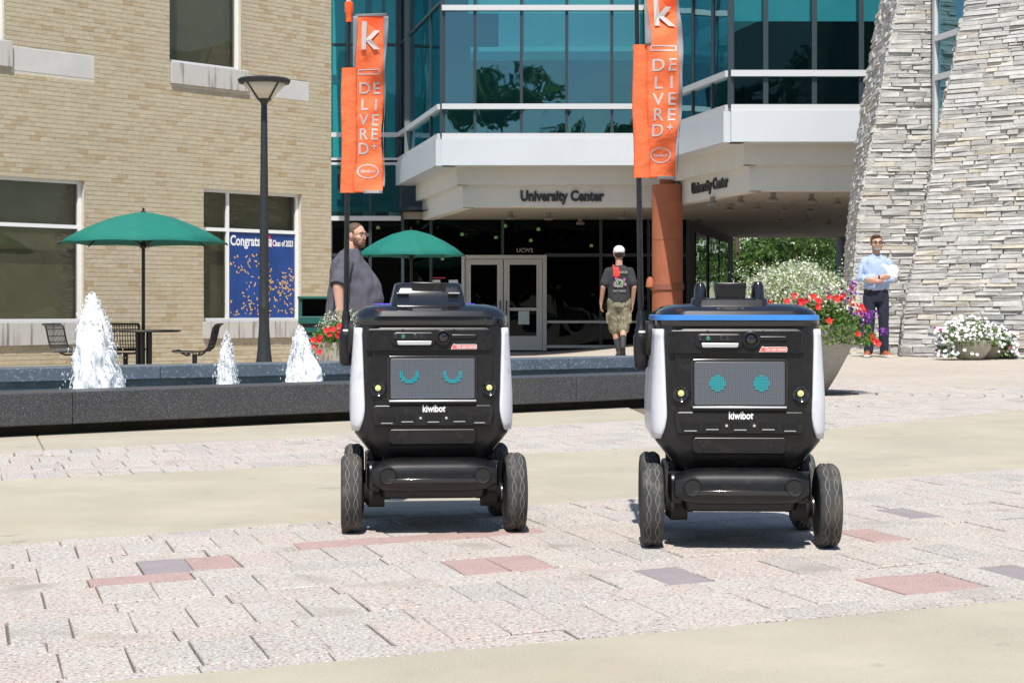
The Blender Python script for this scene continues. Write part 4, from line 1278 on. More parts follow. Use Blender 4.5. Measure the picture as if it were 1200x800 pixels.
        for x0, x1 in ((-0.092, -0.055), (0.068, 0.102)):
            mb = MB(); mb.box(((x0 + x1) / 2 + BX, -0.008, 0.7395), (x1 - x0, 0.03, 0.004)); bld(mb, 'edge_light', 'robot_silver', sh)
    def plate(x0, x1, z0, z1, r, y0, y1, nm, mat, parent=None, bevel=0.003, taper=0.0):
        """Rounded plate on the front; tilt follows the body front."""
        pts = rrect(x1 - x0, z1 - z0, r, 5, BX + (x0 + x1) / 2, (z0 + z1) / 2)
        mb = MB(); n = len(pts)
        zc_ = (z0 + z1) / 2
        front = [(p[0] + taper * (p[1] - zc_) * (1 if p[0] > BX else -1), yf(p[1]) + y0, p[1]) for p in pts]
        back = [(a, b_ - y0 + y1, c) for a, b_, c in front]
        mb.add(front + back, [tuple(range(n)), tuple(range(n, 2 * n))[::-1]] + [(n + i, n + (i + 1) % n, (i + 1) % n, i) for i in range(n)])
        return bld(mb, nm, mat, parent, 30, bevel)
    def ring(x, z, prof, nm, mat, parent=None, y=0.0, n=24):
        mb = MB(); mb.lathe(prof, n, (BX + x, yf(z) + y, z), 'Y'); return bld(mb, nm, mat, parent, 35)
    # sensor bar with cameras
    face = plate(-0.164, 0.204, 0.345, 0.634, 0.03, -0.006, 0.03, 'front_panel', 'robot_black', None, 0.004, 0.05)
    bar = plate(-0.188, 0.200, 0.562, 0.630, 0.014, -0.014, 0.01, 'sensor_bar', 'robot_black')
    pill = plate(-0.112, 0.028, 0.577, 0.620, 0.018, -0.019, -0.01, 'camera_housing', 'robot_black', bar, 0.004)
    plate(-0.104, 0.006, 0.596, 0.615, 0.0094, -0.0215, -0.018, 'camera_window', 'robot_hole', bar, 0.001)
    for x, m_ in ((-0.097, 'lens'), (-0.074, 'lens_green'), (-0.036, 'lens'), (-0.018, 'lens')):
        ring(x, 0.6055, [(0.0065, 0.0), (0.0065, -0.003), (0.004, -0.0045)], 'lens', m_, bar, -0.020, 14)
    plate(-0.092, 0.012, 0.580, 0.5925, 0.003, -0.024, -0.015, 'silver_plate', 'robot_silver', bar, 0.001, 0.3)
    ring(0.049, 0.603, [(0.026, 0.0), (0.026, -0.008), (0.021, -0.012), (0.018, -0.012), (0.015, -0.005), (0.0149, -0.0049)], 'camera_ring', 'robot_black', bar, -0.013)
    ring(0.049, 0.603, [(0.0145, -0.004), (0.013, -0.008), (0.006, -0.011)], 'lens', 'lens', bar, -0.013)
    plate(0.072, 0.152, 0.600, 0.613, 0.005, -0.020, -0.012, 'ridge', 'robot_black', bar, 0.003)
    stk = MB()
    stk.prismy([(BX + x, z) for x, z in ((0.072, 0.5665), (0.150, 0.5665), (0.152, 0.570), (0.152, 0.579), (0.150, 0.5815), (0.086, 0.5815), (0.082, 0.5835), (0.079, 0.5815))], yf(0.574) - 0.0165, yf(0.574) - 0.013)
    st = bld(stk, 'sticker', 'print_white', bar)
    stk = MB()
    stk.prismy([(BX + x, z) for x, z in ((0.0745, 0.568), (0.149, 0.568), (0.1505, 0.571), (0.1505, 0.578), (0.149, 0.580), (0.0855, 0.580), (0.082, 0.5815), (0.0795, 0.5805))], yf(0.574) - 0.0172, yf(0.574) - 0.0165)
    bld(stk, 'sticker_print', 'sticker_red', st)
    mb = MB(); put_text(mb, 'Do not move', 0.0125, lambda x, y, d: Vector((BX + 0.119 + x, yf(0.574) - 0.0176, 0.574 + y)), 0.0002, sx=0.85)
    bld(mb, 'sticker_lettering', 'print_white', st, None)
    for x in (-0.172, 0.184):
        for z in (0.618, 0.596, 0.576):
            ring(x + (0.012 if z == 0.596 else 0) * (1 if x < 0 else -1), z, [(0.006, 0), (0.006, -0.002), (0.003, -0.002), (0.003, 0.0)], 'vent_hole', 'robot_hole', bar, -0.0135, 10)
    for x, z in ((-0.075, 0.6245), (0.083, 0.6245)): ring(x, z, [(0.004, 0), (0.004, -0.002)], 'screw', 'robot_hole', bar, -0.0135, 10)
    # screen
    bz_ = plate(-0.124, 0.160 - 0.004, 0.404, 0.548, 0.010, -0.010, 0.0, 'screen_bezel', 'robot_gloss', face, 0.003)
    plate(-0.118, 0.149, 0.4115, 0.541, 0.006, -0.0115, -0.008, 'screen_recess', 'robot_hole', bz_, 0.001)
    scr = plate(-0.113, 0.145, 0.4155, 0.5385, 0.004, -0.0135, -0.010, 'screen', 'led_screen', face, 0.001)
    mb = MB(); mb.beam((BX - 0.118, yf(0.409) - 0.016, 0.4085), (BX + 0.150, yf(0.409) - 0.016, 0.4085), 0.012, 0.006)
    bld(mb, 'screen_ledge', 'robot_silver', bz_, 30, 0.002)
    P = 0.0053; y_eye = yf(0.48) - 0.0148
    for cx in ((-0.047, 0.079) if kind == 'blue' else (-0.056, 0.077)):
        mb = MB()
        for i in range(-8, 9):
            for j in range(-8, 9):
                x, z = i * P, j * P; r = math.hypot(x, z)
                if kind == 'blue': on = r < 0.0225
                else: on = 0.0195 < math.hypot(x, z - 0.006) < 0.031 and z < 0.012
                if on: mb.box((BX + cx + x, y_eye, (0.477 if kind == 'blue' else 0.487) + z), (P * 0.84, 0.002, P * 0.84))
        bld(mb, 'screen_eye', 'led_cyan', scr, None)
    # headlights
    for x in (-0.151, 0.191):
        c = ring(x, 0.446, [(0.024, 0.004), (0.024, -0.007), (0.0215, -0.0095), (0.019, -0.008), (0.009, 0.002), (0.0089, 0.002)], 'headlight', 'robot_gloss', face, -0.004)
        ring(x, 0.448, [(0.0092, 0.003), (0.0092, -0.002), (0.006, -0.0035)], 'headlight_bulb', 'led_yellow', c, -0.006, 16)
    # lower grille with the name
    gr = plate(-0.168, 0.204, 0.330, 0.396, 0.016, -0.012, 0.01, 'lower_panel', 'robot_black', None, 0.004, 0.12)
    for x, w, h in ((-0.124, 0.050, 0.024), (-0.062, 0.050, 0.024), (0.018, 0.050, 0.026), (0.098, 0.050, 0.024), (0.160, 0.046, 0.024)):
        zc = 0.358 - (0.004 if abs(x - 0.018) > 0.1 else 0)
        plate(x - w / 2, x + w / 2, zc - h / 2, zc + h / 2, 0.008, -0.0145, -0.011, 'grille_slot', 'robot_hole', gr, 0.001)
        mb = MB(); mb.beam((BX + x - w * 0.36, yf(zc) - 0.0145, zc - h / 2 - 0.001), (BX + x + w * 0.36, yf(zc) - 0.0145, zc - h / 2 - 0.001), 0.004, 0.0022)
        bld(mb, 'slot_lip', 'robot_silver', gr)
    for x, z in ((-0.022, 0.375), (0.058, 0.375), (-0.090, 0.343), (0.128, 0.345), (-0.150, 0.366), (0.185, 0.37)): ring(x, z, [(0.005, 0), (0.005, -0.002)], 'screw', 'robot_hole', gr, -0.0115, 10)
    for x in (-0.021, 0.058): ring(x, 0.356, [(0.004, 0), (0.004, -0.003)], 'screw', 'robot_silver', gr, -0.0115, 10)
    mb = MB(); put_text(mb, 'kiwibot', 0.030, lambda x, y, d: Vector((BX + 0.020 + x, yf(0.385) - 0.0128, 0.384 + y)), 0.0009, sx=0.78)
    bld(mb, 'lettering', 'print_white', gr, None)
    # chin plate and struts
    chin = plate(-0.118, 0.152, 0.272, 0.322, 0.012, -0.010, 0.02, 'chin_plate', 'robot_black', None, 0.004, 0.1)
    for x in (-0.085, 0.105): ring(x, 0.297, [(0.006, 0), (0.006, -0.002)], 'screw', 'robot_rubber', chin, -0.0095, 12)
    for x in (-0.175, 0.175):
        for ya, yb in ((0.03, 0.02), (0.34, 0.38)):
            mb = MB(); mb.tube([(x + BX * 0.5, ya, 0.27), (x, yb, 0.14)], 0.012, 8); bld(mb, 'strut', 'robot_black', None, 60)
        mb = MB(); pts = [(x * 1.08, 0.01 + 0.004 * math.cos(k * 1.3), 0.245 - 0.008 * k) for k in range(14)]
        mb.tube(pts, [0.016 if k % 2 else 0.011 for k in range(14)], 8); bld(mb, 'spring', 'robot_rubber', None, 60)
    # bumper and chassis
    mb = MB(); rings = []
    for i in range(13):
        x = -0.19 + 0.38 * i / 12; e = min(1.0, 0.62 + 0.5 * math.sin(math.pi * i / 12) ** 0.5)
        rings.append([(x, -0.075 + 0.050 * e * math.copysign(abs(math.cos(a)) ** 0.55, math.cos(a)) * (1.0 if math.cos(a) < 0 else 0.6) - 0.01 + 0.22 * max(0.0, 0.052 * e * math.sin(a)), 0.184 + 0.052 * e * math.copysign(abs(math.sin(a)) ** 0.6, math.sin(a))) for a in [2 * math.pi * k / 16 for k in range(24)]])
    mb.loft(rings); bump_o = bld(mb, 'bumper', 'robot_black', None, 50)
    mb = MB(); mb.prismy([(-0.14, 0.163), (0.14, 0.163), (0.15, 0.170), (0.14, 0.177), (-0.14, 0.177), (-0.15, 0.170)], -0.142, -0.11); bld(mb, 'bumper_ridge', 'robot_gloss', bump_o, 30, 0.003)
    for x in (-0.142, 0.145):
        mb = MB(); mb.lathe([(0.027, 0.02), (0.027, -0.006), (0.024, -0.010), (0.021, -0.007), (0.004, -0.007)], 24, (x, -0.134, 0.186), 'Y'); bld(mb, 'bumper_cap', 'robot_rubber', bump_o, 40)
    mb = MB(); mb.loft([[(p[0], p[1], z) for p in rrect(w, d, 0.03, 4, 0, 0.21)] for z, w, d in ((0.106, 0.30, 0.50), (0.112, 0.33, 0.54), (0.135, 0.34, 0.55), (0.245, 0.30, 0.46))])
    bld(mb, 'chassis', 'robot_black', None, 30)
    for y_ in (0.0, 0.42):
        mb = MB(); mb.lathe([(0.010, -0.165), (0.010, 0.165)], 10, (0, y_, 0.118), 'X'); bld(mb, 'cross_rod', 'robot_rubber', None, 60)
    for s in (-1, 1):
        mb = MB(); mb.loft([[(s * x, p[0], p[1]) for p in rrect(0.52 * k, 0.105 * k, 0.035, 5, 0.21, 0.168)] for x, k in ((0.15, 1.0), (0.196, 1.0), (0.204, 0.93))])
        sus = bld(mb, 'suspension_arm', 'robot_black', None, 40)
        for y_ in (0.0, 0.42):
            mb = MB(); mb.lathe([(0.044, s * 0.150), (0.044, s * 0.198), (0.034, s * 0.206), (0.030, s * 0.212)], 20, (0, y_, 0.1205), 'X'); bld(mb, 'motor', 'robot_rubber', sus, 35)
    # wheels
    for wx, wy, cam_ in ((-0.252, 0.0, 0.02), (0.256, 0.0, 0.0), (-0.240, 0.42, 0.0), (0.240, 0.42, 0.0)):
        c = (wx, wy, 0.1205); s = 1 if wx > 0 else -1
        mb = MB()
        mb.lathe([(0.078, -0.027), (0.095, -0.0325), (0.108, -0.031), (0.1155, -0.025), (0.1195, -0.015), (0.1205, 0.0), (0.1195, 0.015), (0.1155, 0.025), (0.108, 0.031), (0.095, 0.0325), (0.078, 0.027)], 44, c, 'X', cap=False)
        wh = bld(mb, 'wheel', 'tyre', None, 60)
        for x0, amp, ph in ((-0.0125, 0.0062, 0), (-0.0125, 0.0062, math.pi), (0.0125, 0.0062, 0), (0.0125, 0.0062, math.pi)):
            mb = MB(); pts = []; nn = 216
            ringv = []
            for k in range(nn + 1):
                a = 2 * math.pi * k / nn
                x = x0 + amp * math.sin(8 * a + ph)
                r = 0.1207 - 0.010 * (x / 0.03) ** 2 * 0.55
                for dx, dr in ((-0.0017, -0.003), (-0.0014, 0.0014), (0.0014, 0.0014), (0.0017, -0.003)):
                    ringv.append(Vector((c[0] + x + dx, c[1] + (r + dr) * math.cos(a), c[2] + (r + dr) * math.sin(a))))
            mb.add(ringv, [(4 * k + i, 4 * k + i + 1, 4 * k + 5 + i, 4 * k + 4 + i) for k in range(nn) for i in range(3)])
            bld(mb, 'tread', 'tread_dust', wh, 60)
        mb = MB(); mb.lathe([(0.080, -0.030), (0.074, -0.022), (0.030, -0.016), (0.022, -0.03), (0.022, 0.03), (0.030, 0.016), (0.074, 0.022), (0.080, 0.030)], 32, c, 'X'); bld(mb, 'rim', 'robot_rubber', wh, 30)
        mb = MB(); mb.lathe([(0.026, -s * 0.040), (0.026, -s * 0.048), (0.013, -s * 0.052), (0.012, -s * 0.10)], 18, c, 'X'); bld(mb, 'axle', 'chrome', wh, 30)
        mb = MB(); mb.lathe([(0.026, -s * 0.075), (0.026, -s * 0.088), (0.020, -s * 0.092), (0.020, -s * 0.12)], 18, c, 'X'); mb.box((wx - s * 0.095, wy, 0.155), (0.022, 0.05, 0.09)); bld(mb, 'hub', 'robot_rubber', wh, 30)
    # side handles
    for s in (-1, 1):
        mb = MB(); mb.loft([[(BODY + s * x, p[0], p[1]) for p in rrect(0.12 * k, 0.10 * k, 0.03, 5, 0.20, 0.60)] for x, k in ((0.24, 1.0), (0.252, 1.0), (0.257, 0.85))]); bld(mb, 'side_pad', 'robot_rubber', None, 40)
    return o

def flag(o, X, Y, xpole_top, px, s, ytop_, label_seed, sway=1.0):
    """Flag holder, pole and orange flag on the robot's side; X, Y world position of the pole. px = (photo x of the pole, photo y offset)."""
    Mi = o.matrix_basis.inverted()
    base = Mi @ Vector((X, Y, 0))
    rz = -o.rotation_euler.z
    Rm = Matrix.Rotation(rz, 3, 'Z')
    def W(dx, dy, z): return base + Rm @ Vector((dx, dy, 0)) + Vector((0, 0, z))
    def bld(mb, nm, mat, parent=None, smooth=40, bevel=0, solid=0): return mb.build(nm, mat, parent or o, smooth=smooth, bevel=bevel, solid=solid)
    mb = MB()
    mb.loft([[W(p[0], p[1], z) for p in rrect(w, d, 0.018, 5)] for z, w, d in ((0.505, 0.028, 0.04), (0.515, 0.042, 0.055), (0.605, 0.046, 0.06), (0.613, 0.040, 0.054), (0.617, 0.026, 0.036))])
    hold = bld(mb, 'flag_holder', 'robot_black')
    mb = MB(); mb.box(W(0.03, 0.0, 0.57), (0.035, 0.035, 0.07)); bld(mb, 'bracket', 'robot_rubber', hold)
    mb = MB(); mb.lathe([(0.018, 0.613), (0.018, 0.63), (0.0145, 0.635), (0.0145, 0.665), (0.010, 0.682)], 16, W(0, 0, 0)); bld(mb, 'socket', 'robot_black', hold)
    mb = MB(); mb.lathe([(0.012, 0.617), (0.012, 0.624)], 12, W(0.003, -0.018, 0)); bld(mb, 'clip', 'print_white', hold)
    top = W(xpole_top, 0, 1.69)
    mb = MB(); mb.tube([W(0, 0, 0.66), W(xpole_top * 0.5, 0, 1.17), top], [0.0095, 0.0085, 0.0065], 10); pole = bld(mb, 'flag_pole', 'robot_black')
    zt = at(0, ytop_ - 14, s).z
    def pole_x(z): return xpole_top * (z - 0.66) / (1.69 - 0.66)
    mb = MB(); mb.lathe([(0.0105, zt - 0.045), (0.0105, zt - 0.018), (0.0145, zt - 0.010), (0.0145, zt + 0.018), (0.010, zt + 0.022)], 14, W(pole_x(zt), 0, 0)); bld(mb, 'pole_cap', 'cap_orange', pole)
    mb = MB(); mb.tube([W(pole_x(zt) - 0.002, 0, zt + 0.02), W(pole_x(zt) + 0.001, 0, zt + 0.06)], 0.008, 8); bld(mb, 'pole_tip', 'robot_silver', pole)
    K = px[1] * s / FPX                                     # metres per photo pixel at the flag
    z0 = lambda y: at(0, HY - (HY - y) * px[1] + px[2], s).z           # flag drawing rows -> height
    def wave(x, z):
        f = max(0.0, (x + 0.015) / 0.13)
        return sway * (0.026 * f * math.sin(9 * z + label_seed * 2 + 6 * x) + 0.008 * f * math.sin(26 * z + label_seed + 25 * x) + 0.004 * f * math.sin(61 * z + label_seed - 40 * x))
    def drift(z): return sway * (0.007 * math.sin(8 * z + label_seed) + 0.0025 * math.sin(27 * z + 2 * label_seed))
    def cloth(x, z, push=0.0):
        xt = x + drift(z) * (x - 8.5 * K) / (34.5 * K)
        return W(xt + pole_x(z) * 0.6, -0.0066 - push + wave(xt, z), z)
    def sheet(x0, x1, za, zb, nx_, nz_, dy, lean=0.0):
        rows = []
        for j in range(nz_ + 1):
            z = za + (zb - za) * j / nz_; row = []
            for i in range(nx_ + 1):
                x = x0 + (x1 - x0) * i / nx_ + drift(z) * (i / nx_)
                row.append(W(x + pole_x(z) * 0.6, dy + wave(x, z), z))
            rows.append(row)
        mb = MB(); mb.loft(rows, cap=False, closed=False); return mb
    fl = bld(sheet(8.5 * K, 43 * K, z0(226), z0(19), 14, 90, -0.004), 'flag', 'flag_orange', None, 180, 0, 0.002)
    # sleeve round the pole
    mb = MB(); rings = []
    for j in range(31):
        z = z0(226) + (z0(80) - z0(226)) * j / 30
        e = 0.006 * math.sin(z * 21 + label_seed)
        rings.append([W(pole_x(z) * 0.6 + 2.2 * K + 9.2 * K * math.cos(a) + 0.3 * e, 0.011 * math.sin(a) * (1 + 12 * e) , z) for a in [2 * math.pi * k / 18 for k in range(18)]])
    mb.loft(rings); bld(mb, 'sleeve', 'flag_orange', fl, 60)
    # grey reflective edging, turned-over top corner
    for x0, x1, za, zb in ((42.5 * K, 45 * K, z0(219), z0(21)), (6.5 * K, 9.2 * K, z0(81), z0(20)), (20 * K, 43 * K, z0(227), z0(223.5)), (9.0 * K, 43 * K, z0(20.5), z0(17.5))):
        bld(sheet(x0, x1, za, zb, 4, max(6, int((zb - za) / 0.008)), -0.006), 'edging', 'flag_grey', fl, 180, 0, 0.002)
    mb = MB()
    rows = []
    for j in range(13):
        z = z0(43) + (z0(20) - z0(43)) * j / 12; xa = 43 * K - (43 - 14) * K * (j / 12) ** 0.8
        rows.append([cloth(x, z) + (W(0, 0.0012, 0) - W(0, 0, 0)) for x in [xa + (43 * K - xa) * i / 6 for i in range(7)]])
    mb.loft(rows, cap=False, closed=False); bld(mb, 'fold', 'flag_deep', fl, 180)
    mb = MB()
    def on(cx, cy, push=0.0): return lambda x, y, d: cloth(cx * K + x, z0(cy) + y, push)
    put_text(mb, 'k', 46 * K, on(25, 45, 0.005), 0.004 * 0.5, sx=0.95)
    for row, y in (('DE', 104), ('LI', 123), ('VE', 141), ('RE', 158), ('D', 175)):
        for j, ch in enumerate(row):
            put_text(mb, ch, 19 * K, on((20, 34)[j], y), 0.0006, sx=1.0)
    put_text(mb, '+', 12 * K, on(33.5, 172), 0.001)
    for a, b_, c, d in ((12, 38, 81.5, 82.8), (12, 38, 86.5, 87.8), (12, 13.2, 82.8, 86.5), (36.8, 38, 82.8, 86.5)):
        f = on(0, 0)
        nseg = 6
        for i in range(nseg):
            u0, u1 = a + (b_ - a) * i / nseg, a + (b_ - a) * (i + 1) / nseg
            mb.add([cloth(u * K, z0(v)) for u, v in ((u0, d), (u1, d), (u1, c), (u0, c))], [(0, 1, 2, 3)])
    nseg = 32
    for i in range(nseg):
        q = []
        for r_, k in ((1.0, i), (1.0, i + 1), (0.86, i + 1), (0.86, i)):
            a = 2 * math.pi * k / nseg; u, v = 25 + 13 * r_ * math.cos(a), 201 - 8.5 * r_ * math.sin(a)
            q.append(cloth(u * K, z0(v)))
        mb.add(q, [(0, 1, 2, 3)])
    put_text(mb, 'kiwibot', 5.5 * K, on(25, 201), 0.0003)
    bld(mb, 'lettering', 'flag_silver', fl, None)['kind'] = 'stuff'

LY, RY = 5.55, 5.19
rob_l = robot('delivery_robot', (-0.247, LY, 0.0), R(5.5), 'black delivery robot with curved closed eyes on its screen and a dark lid', 'smile')
rob_r = robot('delivery_robot', (0.659, RY, 0.0), R(-2), 'black delivery robot with round eyes on its screen and a blue lid strip', 'blue')
flag(rob_l, (405.5 - HX) / FPX * 5.83, 5.83, 0.010, (405.5, 1.0, 0.0), 5.83, 24, 1.0)
flag(rob_r, (751 - HX) / FPX * 5.47, 5.47, -0.014, (751, 1.066, -8.5), 5.47, -8, 2.2, 1.25)
# ------------------------------------------------------------ lamp post
lp = at(309.5, 0, 22.6); lz = gz(lp.x, lp.y)
lamp = thing('street_lamp', (lp.x, lp.y, lz), label='dark lamp post with an upturned cone lantern beside the fountain', cat='street lamp')
zr_ = at(0, 97, 22.6).z - lz; zn = at(0, 120, 22.6).z - lz
mb = MB(); mb.lathe([(0.16, -0.02), (0.16, 0.03), (0.125, 0.10), (0.108, 0.26), (0.085, 0.45), (0.066, 0.75), (0.064, 0.96), (0.070, 0.98), (0.070, 1.0), (0.062, 1.02), (0.060, 1.4), (0.056, 2.0), (0.040, zn - 0.1), (0.036, zn)], 24)
mb.build('post', 'post_grey', lamp, smooth=40)
mb = MB(); mb.lathe([(0.036, zn - 0.03), (0.065, zn + 0.02), (0.095, zn + 0.045)], 24); mb.build('neck', 'post_grey', lamp, smooth=40)
mb = MB(); mb.lathe([(0.095, zn + 0.045), (0.27, zr_ - 0.01)], 28, cap=False); mb.build('lantern_glass', 'lamp_glass', lamp, smooth=40, solid=0.008)
mb = MB(); mb.lathe([(0.26, zr_ - 0.02), (0.318, zr_ - 0.012), (0.335, zr_ + 0.03), (0.31, zr_ + 0.05), (0.10, zr_ + 0.075)], 32); mb.build('lantern_rim', 'post_grey', lamp, smooth=40)
for k in range(4):
    a = R(48 + 90 * k); mb = MB(); mb.tube([(0.09 * math.cos(a), 0.09 * math.sin(a), zn + 0.03), (0.285 * math.cos(a), 0.285 * math.sin(a), zr_)], 0.014, 6)
    mb.build('lantern_rib', 'post_grey', lamp, smooth=60)

# ------------------------------------------------------------ umbrellas, table, chairs
def umbrella(pos, z_apex, z_edge, rad, label, turn=0.0, zpole=0.0):
    o = thing('patio_umbrella', pos, turn, label, 'umbrella', 'green patio umbrellas')
    n = 8
    def edge(a, s):
        return None
    mb = MB(); rings = []
    prof = [(0.0, 1.0), (0.10, 0.985), (0.35, 0.84), (0.6, 0.585), (0.8, 0.33), (1.0, 0.0)]
    sub = 6
    for t, h in prof:
        ring = []
        for k in range(n * sub):
            a = 2 * math.pi * k / (n * sub); f = (k % sub) / sub
            sag = math.sin(math.pi * f)
            r = rad * max(t, 0.006) * (1 - 0.055 * sag * t)
            z = z_edge + (z_apex - z_edge) * h - 0.02 * sag * t + (0.035 * sag if t == 1.0 else 0)
            ring.append((r * math.cos(a), r * math.sin(a), z))
        rings.append(ring)
    mb.loft(rings, cap=False)
    mb.build('canopy', 'umbrella_green', o, smooth=12, solid=0.006)
    for k in range(n):
        a = 2 * math.pi * k / n; mb = MB()
        mb.tube([(0.03 * math.cos(a), 0.03 * math.sin(a), z_apex - 0.05)] + [(rad * t * math.cos(a), rad * t * math.sin(a), z_edge + (z_apex - z_edge) * h - 0.016) for t, h in prof[2:]], 0.009, 5)
        mb.tube([(0.025 * math.cos(a), 0.025 * math.sin(a), z_edge - 0.02), (0.45 * rad * math.cos(a), 0.45 * rad * math.sin(a), z_edge + (z_apex - z_edge) * 0.70)], 0.007, 5)
        mb.build('rib', 'black_metal', o, smooth=60)
    mb = MB(); mb.tube([(0, 0, zpole), (0, 0, z_apex)], 0.024, 12); mb.build('pole', 'black_metal', o, smooth=60)
    mb = MB(); mb.lathe([(0.045, z_edge - 0.06), (0.05, z_edge - 0.02), (0.03, z_edge + 0.02)], 12); mb.build('hub', 'black_metal', o, smooth=40)
    mb = MB(); mb.lathe([(0.04, z_apex - 0.004), (0.035, z_apex + 0.015), (0.014, z_apex + 0.02), (0.018, z_apex + 0.055), (0.004, z_apex + 0.065)], 12); mb.build('finial', 'black_metal', o, smooth=40)
    return o
TD = 24.6
tp = at(168, 0, TD); tzg = gz(tp.x, tp.y)
umbrella((tp.x, tp.y, tzg), at(0, 249, TD).z - tzg, at(0, 285.5, TD).z - tzg, 1.15, 'green patio umbrella standing in the round table before the brick wall', R(8), 0.0)
up = at(482, 0, 36.0)
uz = gz(up.x, up.y)
us = umbrella((up.x, up.y, uz), at(0, 270, 36).z - uz, at(0, 300.5, 36).z - uz, 1.13, 'green patio umbrella near the entrance doors, behind the man in grey', R(11), 0.0)
mb = MB(); mb.lathe([(0.26, 0), (0.26, 0.04), (0.05, 0.09), (0.04, 0.3)], 20); mb.build('base', 'black_metal', us, smooth=40)
table = thing('round_table', (tp.x, tp.y, tzg), label='round black metal table on posts under the green umbrella', cat='table')
tt = at(0, 386.5, TD).z - tzg
mb = MB(); mb.lathe([(0.045, tt - 0.03), (0.50, tt - 0.028), (0.515, tt - 0.012), (0.505, tt), (0.045, tt)], 40); mb.build('tabletop', 'black_metal', table, smooth=40)
for x, y in ((-0.07, -0.02), (0.0, -0.08), (0.07, 0.0), (0.10, -0.06)):
    mb = MB(); mb.tube([(x, y, 0), (x, y, tt - 0.028)], 0.032, 10); mb.build('leg', 'black_metal', table, smooth=60)
mb = MB(); mb.lathe([(0.28, 0.0), (0.28, 0.02), (0.05, 0.03)], 24); mb.build('base', 'black_metal', table, smooth=40)
def chair_parts():
    o = thing('metal_chair', (0, 0, 0))
    r = 0.013; w = 0.24
    prof = [(-0.27, 0.445), (-0.24, 0.43), (0.0, 0.425), (0.16, 0.44), (0.215, 0.49), (0.245, 0.58), (0.285, 0.76), (0.315, 0.80), (0.34, 0.81)]
    mb = MB()
    loop = [(-w, y, z) for y, z in prof] + [(w, y, z) for y, z in prof[::-1]]
    mb.tube(loop + [loop[0]], r, 6); mb.build('frame', 'black_metal', o, smooth=60)
    seat, back = MB(), MB()
    def pt(u):
        k = u * (len(prof) - 1); i = min(int(k), len(prof) - 2); f = k - i
        return prof[i][0] + (prof[i + 1][0] - prof[i][0]) * f, prof[i][1] + (prof[i + 1][1] - prof[i][1]) * f
    for m_, a, b_ in ((seat, 0.0, 0.47), (back, 0.47, 1.0)):
        for k in range(13):
            x = -w + 2 * w * (k + 0.5) / 13
            m_.tube([(x, *pt(a + (b_ - a) * j / 6)) for j in range(7)], 0.0055, 4, False)
        for k in range(9):
            y, z = pt(a + (b_ - a) * k / 8); m_.tube([(-w, y, z), (w, y, z)], 0.0055, 4, False)
    seat.build('seat', 'black_metal', o, smooth=60); back.build('backrest', 'black_metal', o, smooth=60)
    mb = MB(); mb.tube([(0, -0.01, 0), (0, -0.01, 0.40)], 0.035, 10); mb.lathe([(0.14, 0), (0.14, 0.015), (0.04, 0.03)], 16, (0, -0.01, 0)); mb.build('pedestal', 'black_metal', o, smooth=50)
    mb = MB(); mb.tube([(-0.2, -0.16, 0.42), (-0.12, -0.1, 0.385), (0.12, -0.1, 0.385), (0.2, -0.16, 0.42)], r, 6); mb.tube([(-0.2, 0.1, 0.42), (-0.12, 0.06, 0.385), (0.12, 0.06, 0.385), (0.2, 0.1, 0.42)], r, 6); mb.build('seat_brace', 'black_metal', o, smooth=60)
    return o
ch0 = chair_parts()
spots = [(229, 24.6, R(-90), 'black wire chair facing the table, alone against the sill, seen from its side'),
         (147, 25.5, R(183), 'black wire chair behind the round table, facing the fountain'),
         (86, 24.8, R(75), 'black wire chair half hidden behind the tallest water jet')]
for i, (x, d, a, lab) in enumerate(spots):
    c = ch0 if i == 0 else copy_tree(ch0)
    p = at(x, 0, d); c.location = (p.x, d, gz(p.x, d)); c.rotation_euler = (0, 0, a)
    tag(c, lab, 'chair', 'black wire chairs round the table')

# ------------------------------------------------------------ litter bin
bpnt = at(378, 0, 24.0); bzg = gz(bpnt.x, bpnt.y)
lb = thing('litter_bin', (bpnt.x, bpnt.y, bzg), R(8), 'dark green slatted litter bin against the brick corner, behind the planter', 'litter bin')
W_ = 0.30; zt_ = at(0, 347, 24).z - bzg
mb = MB(); mb.box2((-W_, -0.25, 0), (W_, 0.25, zt_ - 0.36)); mb.build('body', 'black_metal', lb)
for k in range(7):
    z = 0.08 + k * (zt_ - 0.46) / 7; mb = MB(); mb.box2((-W_ - 0.012, -0.27, z), (W_ + 0.012, -0.252, z + 0.062)); mb.build('slat', 'bin_green', lb)
mb = MB(); mb.box2((-W_ - 0.02, -0.275, zt_ - 0.37), (W_ + 0.02, 0.26, zt_ - 0.27)); mb.build('rim', 'bin_green', lb, bevel=0.01)
for s in (-1, 1):
    mb = MB(); mb.box2((s * W_ - 0.02, -0.26, zt_ - 0.27), (s * W_ + 0.02, 0.26, zt_ - 0.04)); mb.build('side', 'bin_green', lb)
mb = MB(); mb.box2((-W_ - 0.03, -0.29, zt_ - 0.04), (W_ + 0.03, 0.28, zt_)); mb.build('lid', 'bin_green', lb, bevel=0.01)
mb = MB(); mb.box2((-W_ + 0.02, 0.20, zt_ - 0.27), (W_ - 0.02, 0.24, zt_ - 0.04)); mb.build('back_panel', 'robot_hole', lb)

